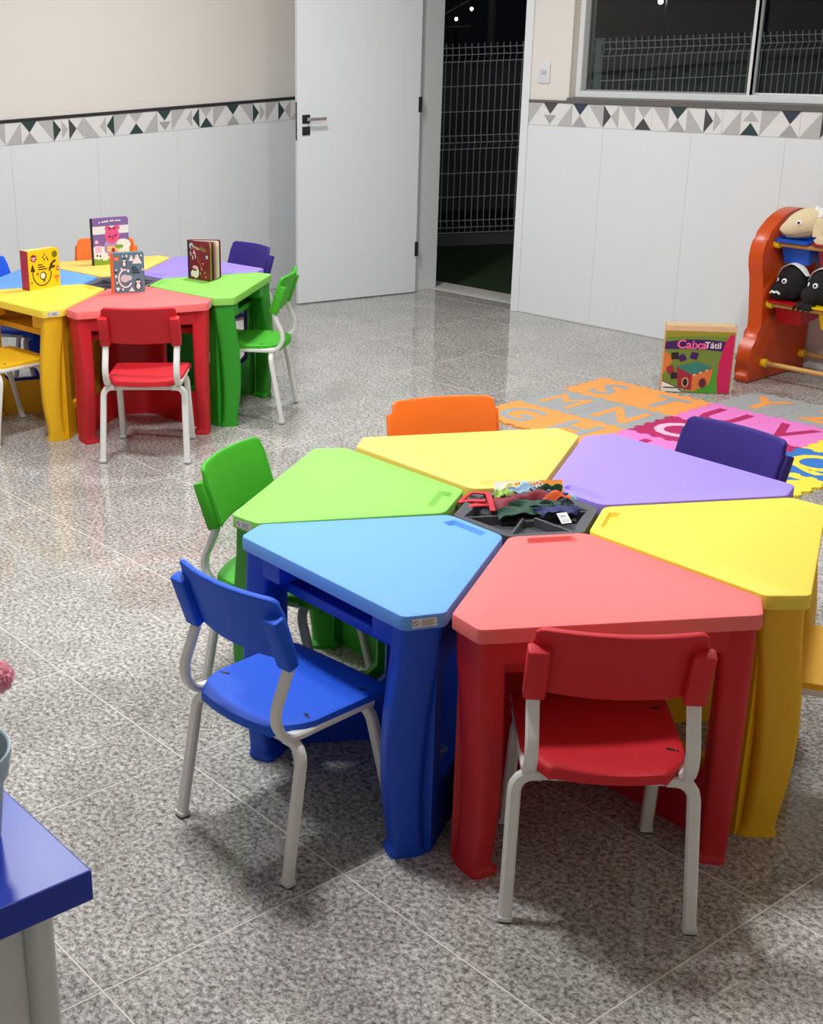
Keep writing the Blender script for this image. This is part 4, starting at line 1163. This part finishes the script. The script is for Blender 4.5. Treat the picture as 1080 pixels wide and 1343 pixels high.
def pr_pink(P, w, h):
    P.rect(.03*w, .0, w, .14*h, c_gr); P.rect(.03*w, .14*h, w, .40*h, m_wht); P.rect(.03*w, .40*h, w, .68*h, k_lil); P.rect(.03*w, .66*h, w, .83*h, m_wht)
    P.rect(0, 0, .03*w, h, k_blk)
    P.ell(.82*w, .42*h, .22*w, .12*h, m_wht); P.ell(.50*w, .36*h, .18*w, .20*h, mat('print_pale_lilac', (186, 150, 204), 0.4)); P.ell(.12*w, .50*h, .05*w, .04*h, c_lpk); P.rect(.08*w, .24*h, .24*w, .42*h, c_lpk)
    P.ell(.55*w, .62*h, .20*w, .17*h, c_pk2, 24); P.ell(.42*w, .78*h, .07*w, .05*h, c_pk2, 12, 1.0); P.ell(.70*w, .79*h, .07*w, .05*h, c_pk2, 12, -1.0)
    P.poly([(.46*w, .83*h), (.55*w, .77*h), (.46*w, .74*h)], k_crim); P.poly([(.64*w, .83*h), (.55*w, .77*h), (.64*w, .74*h)], k_crim)
    P.ell(.48*w, .60*h, .026*w, .022*h, k_blk, 10); P.ell(.64*w, .62*h, .026*w, .022*h, k_blk, 10); P.ell(.56*w, .585*h, .032*w, .022*h, k_crim, 10); P.arc(.56*w, .55*h, .03*w, 180, 360, .012*w, k_crim, 6)
    P.rect(.40*w, .28*h, w*.72, .40*h, mat('print_peach', (248, 196, 120), 0.4)); P.ell(.72*w, .38*h, .12*w, .04*h, c_gr); P.ell(.56*w, .31*h, .05*w, .05*h, k_crim)
    P.ell(.16*w, .20*h, .09*w, .08*h, m_wht); P.ell(.12*w, .21*h, .025*w, .025*h, k_blk, 8); P.ell(.20*w, .20*h, .025*w, .025*h, k_blk, 8); P.rect(.26*w, .1*h, .40*w, .26*h, m_wht)
    for a0, a1 in ((.20, .235), (.28, .335), (.345, .40), (.41, .46), (.50, .545), (.555, .60), (.64, .69), (.70, .74), (.75, .79)):
        yy = .885+.035*sin(pi*(a0-.1)); P.rect(a0*w, yy*h, a1*w, (yy+.035)*h, m_wht)
pag = [mat('page_cream', (236, 226, 196), 0.6), mat('page_white', (240, 238, 230), 0.6)]
book('yellow nature board book with crimson spine standing on the far lemon desk', (-0.545, -0.565), math.atan2(0.166, -0.011), 0.166, 0.177, 0.060, k_crim, k_yel, pr_yellow, -8, [pag[1], pag[0], k_yel, pag[1]])
book('teal penguin board book with orange spine standing on the far coral desk', (-0.227, -0.324), math.atan2(0.124, 0.076), 0.146, 0.176, 0.030, k_org, k_teal, pr_teal, 0, [pag[1], pag[0], pag[1]])
book('dark red board book standing open with pages fanned on the far lime desk', (-0.282, 0.128), math.atan2(0.015, 0.148), 0.149, 0.176, 0.012, k_blk, k_dred, pr_red, 34, [mat('page_pale_yellow', (236, 222, 130), 0.5), mat('page_brown', (90, 60, 44), 0.5), mat('page_rose', (214, 150, 156), 0.5), mat('page_cream', (236, 226, 196), 0.6), pag[1]])
book('tall lilac board book with a pink animal face at the back of the far tray', (-0.896, -0.017), math.atan2(0.17, 0.062), 0.186, 0.228, 0.022, k_blk, k_lil, pr_pink, 0, [pag[1], pag[0], pag[1]])

# ------------------------------------------------------------------ bag of cloth puppets in the near tray
t = thing('cloth_puppet_bag', 'bundle of dark folded cloth puppets with red straps lying in the near tray', 'toy bag', (C1[0]-0.040, C1[1]+0.062, 0.548), math.atan2(0.822, 0.568))
def fab(n, c): return mat(n, c, 0.6, bump=0.5, bscale=200)
def cloth(m, c, w, d, rz, seed, lb, amp=0.007):
    """a crumpled sheet of cloth"""
    rnd = random.Random(seed); b = NB(); NX, NY = 16, 9
    ph = [rnd.uniform(0, 6.3) for _ in range(6)]; fr_ = [rnd.uniform(2.2, 5.5) for _ in range(4)]
    g = []
    for i in range(NX+1):
        u = i/NX*2-1; col = []
        for j in range(NY+1):
            v = j/NY*2-1
            k = 1+0.16*sin(3*u+ph[0])*sin(2.3*v+ph[1])
            z = amp*(sin(fr_[0]*u+ph[2]+1.4*v)+0.7*sin(fr_[1]*v+ph[3]-1.1*u)+0.5*sin(2.3*fr_[2]*u*v+ph[4]))+0.010*(1-v*v)-0.010*u*u
            x, y = u*w/2*k, v*d/2*(1+0.2*sin(4*u+ph[5]))
            col.append(b.verts.new((c[0]+x*cos(rz)-y*sin(rz), c[1]+x*sin(rz)+y*cos(rz), max(0.002, c[2]*1.15+0.012+z))))
        g.append(col)
    for i in range(NX):
        for j in range(NY): b.faces.new((g[i][j], g[i+1][j], g[i+1][j+1], g[i][j+1]))
    bmesh.ops.recalc_face_normals(b, faces=b.faces)
    bmesh.ops.solidify(b, geom=b.faces[:], thickness=0.0025)
    return ob('cloth_fold', finish(b, 'cloth_fold', m, 50), t, label=lb)
f_dg, f_nv, f_bk, f_or, f_ma = fab('dark_green_cloth', (10, 66, 42)), fab('navy_cloth', (18, 28, 92)), fab('black_green_cloth', (14, 30, 32)), fab('orange_cloth', (236, 96, 34)), fab('maroon_cloth', (124, 14, 34))
f_li, f_pb, f_ye = fab('lime_cloth', (160, 196, 80)), fab('pale_blue_cloth', (160, 204, 230)), fab('pale_yellow_cloth', (238, 226, 150))
for m_, c_, w_, d_, rz_, sd, lb in (
    (f_bk, (0.000, -0.040, 0.000), 0.190, 0.075, 0.02, 11, 'black green cloth fold'), (f_dg, (-0.030, -0.062, 0.012), 0.135, 0.048, 0.05, 12, 'dark green cloth fold'),
    (f_nv, (0.048, -0.060, 0.012), 0.100, 0.046, 0.10, 13, 'navy cloth fold'), (f_dg, (0.000, -0.038, 0.016), 0.130, 0.036, 0.06, 14, 'dark green cloth fold'),
    (f_bk, (0.050, -0.036, 0.014), 0.090, 0.030, 0.0, 15, 'black green cloth fold'), (f_ma, (-0.055, -0.016, 0.016), 0.100, 0.060, 0.22, 16, 'maroon cloth fold'),
    (f_ma, (0.000, 0.004, 0.024), 0.110, 0.036, 0.10, 17, 'maroon cloth fold'), (f_or, (0.058, -0.018, 0.026), 0.062, 0.022, 0.05, 18, 'orange cloth fold'),
    (f_nv, (0.052, 0.010, 0.022), 0.090, 0.034, 0.0, 19, 'navy cloth fold'), (f_li, (-0.066, 0.016, 0.026), 0.050, 0.026, 0.3, 20, 'lime cloth fold'),
    (f_dg, (0.050, 0.026, 0.030), 0.060, 0.018, 0.05, 21, 'dark green cloth fold'), (f_pb, (-0.015, 0.028, 0.032), 0.070, 0.020, 0.1, 22, 'pale blue cloth fold'),
    (f_pb, (0.092, 0.012, 0.012), 0.050, 0.016, -0.25, 23, 'pale blue cloth fold'), (f_ye, (-0.045, 0.030, 0.030), 0.040, 0.018, 0.2, 24, 'pale yellow cloth fold')):
    cloth(m_, c_, w_, d_, rz_, sd, lb, 0.005)
P = Print(); P.rect(-0.082, -0.018, 0.088, 0.018, m_wht)
P.poly([(0.030, 0.018), (0.088, 0.018), (0.088, -0.018), (0.066, -0.010), (0.044, 0.004)], mat('card_orange', (246, 156, 60), 0.45)); P.poly([(-0.060, -0.004), (-0.03, 0.016), (0.03, 0.016), (0.0, 0.002)], mat('card_cream', (250, 226, 130), 0.45))
for k in range(9): P.rect(-0.030+0.0075*k, 0.006+0.002*sin(k*2), -0.0245+0.0075*k, 0.0115+0.002*sin(k*2), m_or)
for k in range(4): P.line([(0.016+0.01*k, 0.002), (0.022+0.01*k, -0.004), (0.028+0.01*k, 0.000)], 0.0024, m_blk)
ob('header_card', P.done('header_card'), t, (0.002, 0.047, 0.046), frame_rot((1, 0, 0), (0, 0.62, 0.78)), label='white and orange header card')
P = Print(); P.rect(-0.013, -0.0165, 0.013, 0.0165, M_PAPER)
for k in range(4): P.rect(-0.009, 0.010-0.0022*k-0.001, 0.009-0.003*(k % 2), 0.0112-0.0022*k-0.001, M_GREYINK)
P.rect(-0.009, -0.012, 0.009, -0.002, mat('tag_grey_panel', (196, 196, 194), 0.5))
ob('care_tag', P.done('care_tag'), t, (0.052, -0.108, 0.022), frame_rot((0.97, 0.22, 0), (-0.18, 0.8, 0.45)), label='white care tag')
b = NB()
sweep(b, smooth_path([(-0.105, -0.058, 0.026), (-0.106, -0.02, 0.046), (-0.103, 0.022, 0.045), (-0.100, 0.040, 0.030)], 6), rrect(0.014, 0.005, 0.002, 2), side=(1, 0, 0))
sweep(b, smooth_path([(-0.103, 0.034, 0.038), (-0.13, 0.055, 0.034), (-0.155, 0.040, 0.026), (-0.172, 0.015, 0.022)], 6), rrect(0.005, 0.012, 0.002, 2), side=(0, 0, 1))
sweep(b, smooth_path([(-0.172, 0.018, 0.022), (-0.15, 0.02, 0.026), (-0.112, -0.012, 0.036)], 6), rrect(0.005, 0.012, 0.002, 2), side=(0, 0, 1))
sweep(b, smooth_path([(-0.166, -0.012, 0.018), (-0.14, -0.008, 0.024), (-0.106, -0.022, 0.030)], 6), rrect(0.018, 0.005, 0.002, 2), side=(0, 1, 0))
ob('strap', finish(b, 'strap', mat('red_webbing', (206, 26, 44), 0.55, bump=0.4, bscale=500), 60), t, label='red webbing strap')

# ------------------------------------------------------------------ plant table in the near left corner
TX, TY, TZP = 3.404, -2.627, 0.600
M_BLT = mat('glossy_blue_table', (8, 48, 168), 0.33, spec=0.4)
t = thing('plant_table', 'small table with thick glossy blue top and white legs, in the near left corner', 'table', (TX-0.45, TY-0.35, 0))
b = NB(); box(b, -0.45, 0.45, -0.35, 0.35, TZP-0.050, TZP, bev=0.003)
ob('table_top', finish(b, 'table_top', M_BLT, 0), t)
M_WLEG = mat('white_plastic_leg', (208, 210, 206), 0.4)
for sx in (-1, 1):
    for sy in (-1, 1):
        x0, x1 = sorted((sx*0.392, sx*0.345)); y0, y1 = sorted((sy*0.318, sy*0.272))
        b = NB(); prism(b, rpoly([(x0, y0), (x1, y0), (x1, y1), (x0, y1)], 0.016, 5), 0.0, TZP-0.0495)
        ob('leg', finish(b, 'leg', M_WLEG), t)
for sx in (-1, 1):
    x0, x1 = sorted((sx*0.372, sx*0.360))
    b = NB(); box(b, x0, x1, -0.273, 0.273, 0.06, TZP-0.0495, bev=0.003); ob('side_panel', finish(b, 'side_panel', M_WLEG, 0), t)
# flower pot
PX, PY = 3.222, -2.742
t = thing('flower_pot', 'pale grey pot with a pink flower on the blue table, cut by the left edge', 'potted plant', (PX, PY, TZP))
b = NB(); lathe(b, [(0.0005, 0.0), (0.056, 0.0), (0.060, 0.003), (0.073, 0.105), (0.0745, 0.108), (0.080, 0.110), (0.086, 0.146), (0.086, 0.150), (0.0835, 0.151), (0.081, 0.149), (0.073, 0.112), (0.070, 0.10), (0.069, 0.09)], 48)
ob('pot', finish(b, 'pot', mat('pale_blue_grey_pot', (176, 196, 204), 0.42), 30), t)
b = NB(); r_ = lathe(b, [(0.0005, 0.098), (0.03, 0.100), (0.0705, 0.096)], 24); ob('soil', finish(b, 'soil', mat('dark_soil', (34, 26, 18), 0.95, bump=1.0, bscale=120), 60), t)
b = NB(); FX, FY = 0.020, 0.080
stem_top = (FX-0.012, FY-0.004, 0.238)
sweep(b, smooth_path([(0.0, 0.0, 0.098), (-0.01, 0.02, 0.16), (-0.012, 0.05, 0.21), stem_top], 5), circ(0.0028, 8)); ob('stem', finish(b, 'stem', mat('green_stem', (60, 110, 40), 0.6)), t)
lf = mat('dark_green_leaf', (30, 78, 22), 0.5, var=0.3, vscale=30)
rnd = random.Random(4)
for k in range(16):
    a = rnd.uniform(0, 2*pi); L_ = rnd.uniform(0.045, 0.075); w_ = 0.013; zz = rnd.uniform(0.10, 0.14)
    b = NB(); rows = []
    for i in range(6):
        s = i/5; hw = w_*sin(pi*(0.08+0.9*s))
        p = Vector((cos(a)*L_*s*0.85, sin(a)*L_*s*0.85, zz+0.03*s-0.035*s*s)); n_ = Vector((-sin(a), cos(a), 0))
        rows.append((b.verts.new(p+n_*hw), b.verts.new(p+Vector((0, 0, -0.003))), b.verts.new(p-n_*hw)))
    for r0, r1 in zip(rows, rows[1:]):
        b.faces.new((r0[0], r0[1], r1[1], r1[0])); b.faces.new((r0[1], r0[2], r1[2], r1[1]))
    ob('leaf', finish(b, 'leaf', lf, 60), t)
pm = mat('pink_petal', (255, 206, 216), 0.6, var=0.10, vscale=120)
nt = pm.node_tree; tl_ = nt.nodes.new('ShaderNodeBsdfTranslucent'); tl_.inputs[0].default_value = (*lin((255, 190, 204)), 1)
mx_ = nt.nodes.new('ShaderNodeMixShader'); mx_.inputs[0].default_value = 0.5
nt.links.new(nt.nodes['Principled BSDF'].outputs[0], mx_.inputs[1]); nt.links.new(tl_.outputs[0], mx_.inputs[2])
nt.links.new(mx_.outputs[0], nt.nodes['Material Output'].inputs['Surface'])
fl_ = ob('flower_head', None, t, stem_top)
b = NB(); blob(b, (0, 0, 0.004), (0.010, 0.010, 0.009), 2); core = finish(b, 'flower_head', pm, 80)
bpy.data.objects.remove(fl_)
fl_ = ob('flower_head', core, t, stem_top)
for k in range(44):
    u_ = (k+0.5)/44; phi = k*2.39996; th_ = math.acos(1-1.75*u_)
    d = Vector((sin(th_)*cos(phi), sin(th_)*sin(phi), cos(th_)*0.8)); s1 = d.orthogonal().normalized(); s2 = d.cross(s1)
    c = d*0.021+Vector((0, 0, 0.006)); r0 = 0.0105
    b = NB(); cv = b.verts.new(c-d*0.004); ring = []
    for i in range(9):
        aa = 2*pi*i/9; rr = r0*(1+0.22*sin(3*aa+k)); ring.append(b.verts.new(c+s1*rr*cos(aa)+s2*rr*sin(aa)+d*(0.004+0.0025*sin(4*aa+k))))
    for i in range(9): b.faces.new((cv, ring[i], ring[(i+1) % 9]))
    ob('petal', finish(b, 'petal', pm, 60), fl_)

# small curled white sheet for an unidentified white mark by the blue chair
t = thing('white_mark', 'small white curled sheet standing by the rear leg of the near blue chair', 'paper', (2.868, -1.868, 0), math.atan2(0.822, 0.568))
b = NB(); NQ = 8; rows = []
for i in range(NQ+1):
    a = -0.2+1.1*i/NQ; x = -0.010+0.022*i/NQ; y = 0.010*cos(a*2)
    hgt = 0.050-0.016*(i/NQ); z0_ = 0.016*(1-i/NQ)**2
    rows.append((b.verts.new((x, y, z0_)), b.verts.new((x+0.001, y+0.004, hgt))))
for r0, r1 in zip(rows, rows[1:]): b.faces.new((r0[0], r1[0], r1[1], r0[1]))
bmesh.ops.solidify(b, geom=b.faces[:], thickness=0.0008)
ob('curled_sheet', finish(b, 'curled_sheet', mat('bright_white_sheet', (250, 250, 248), 0.6), 60), t)
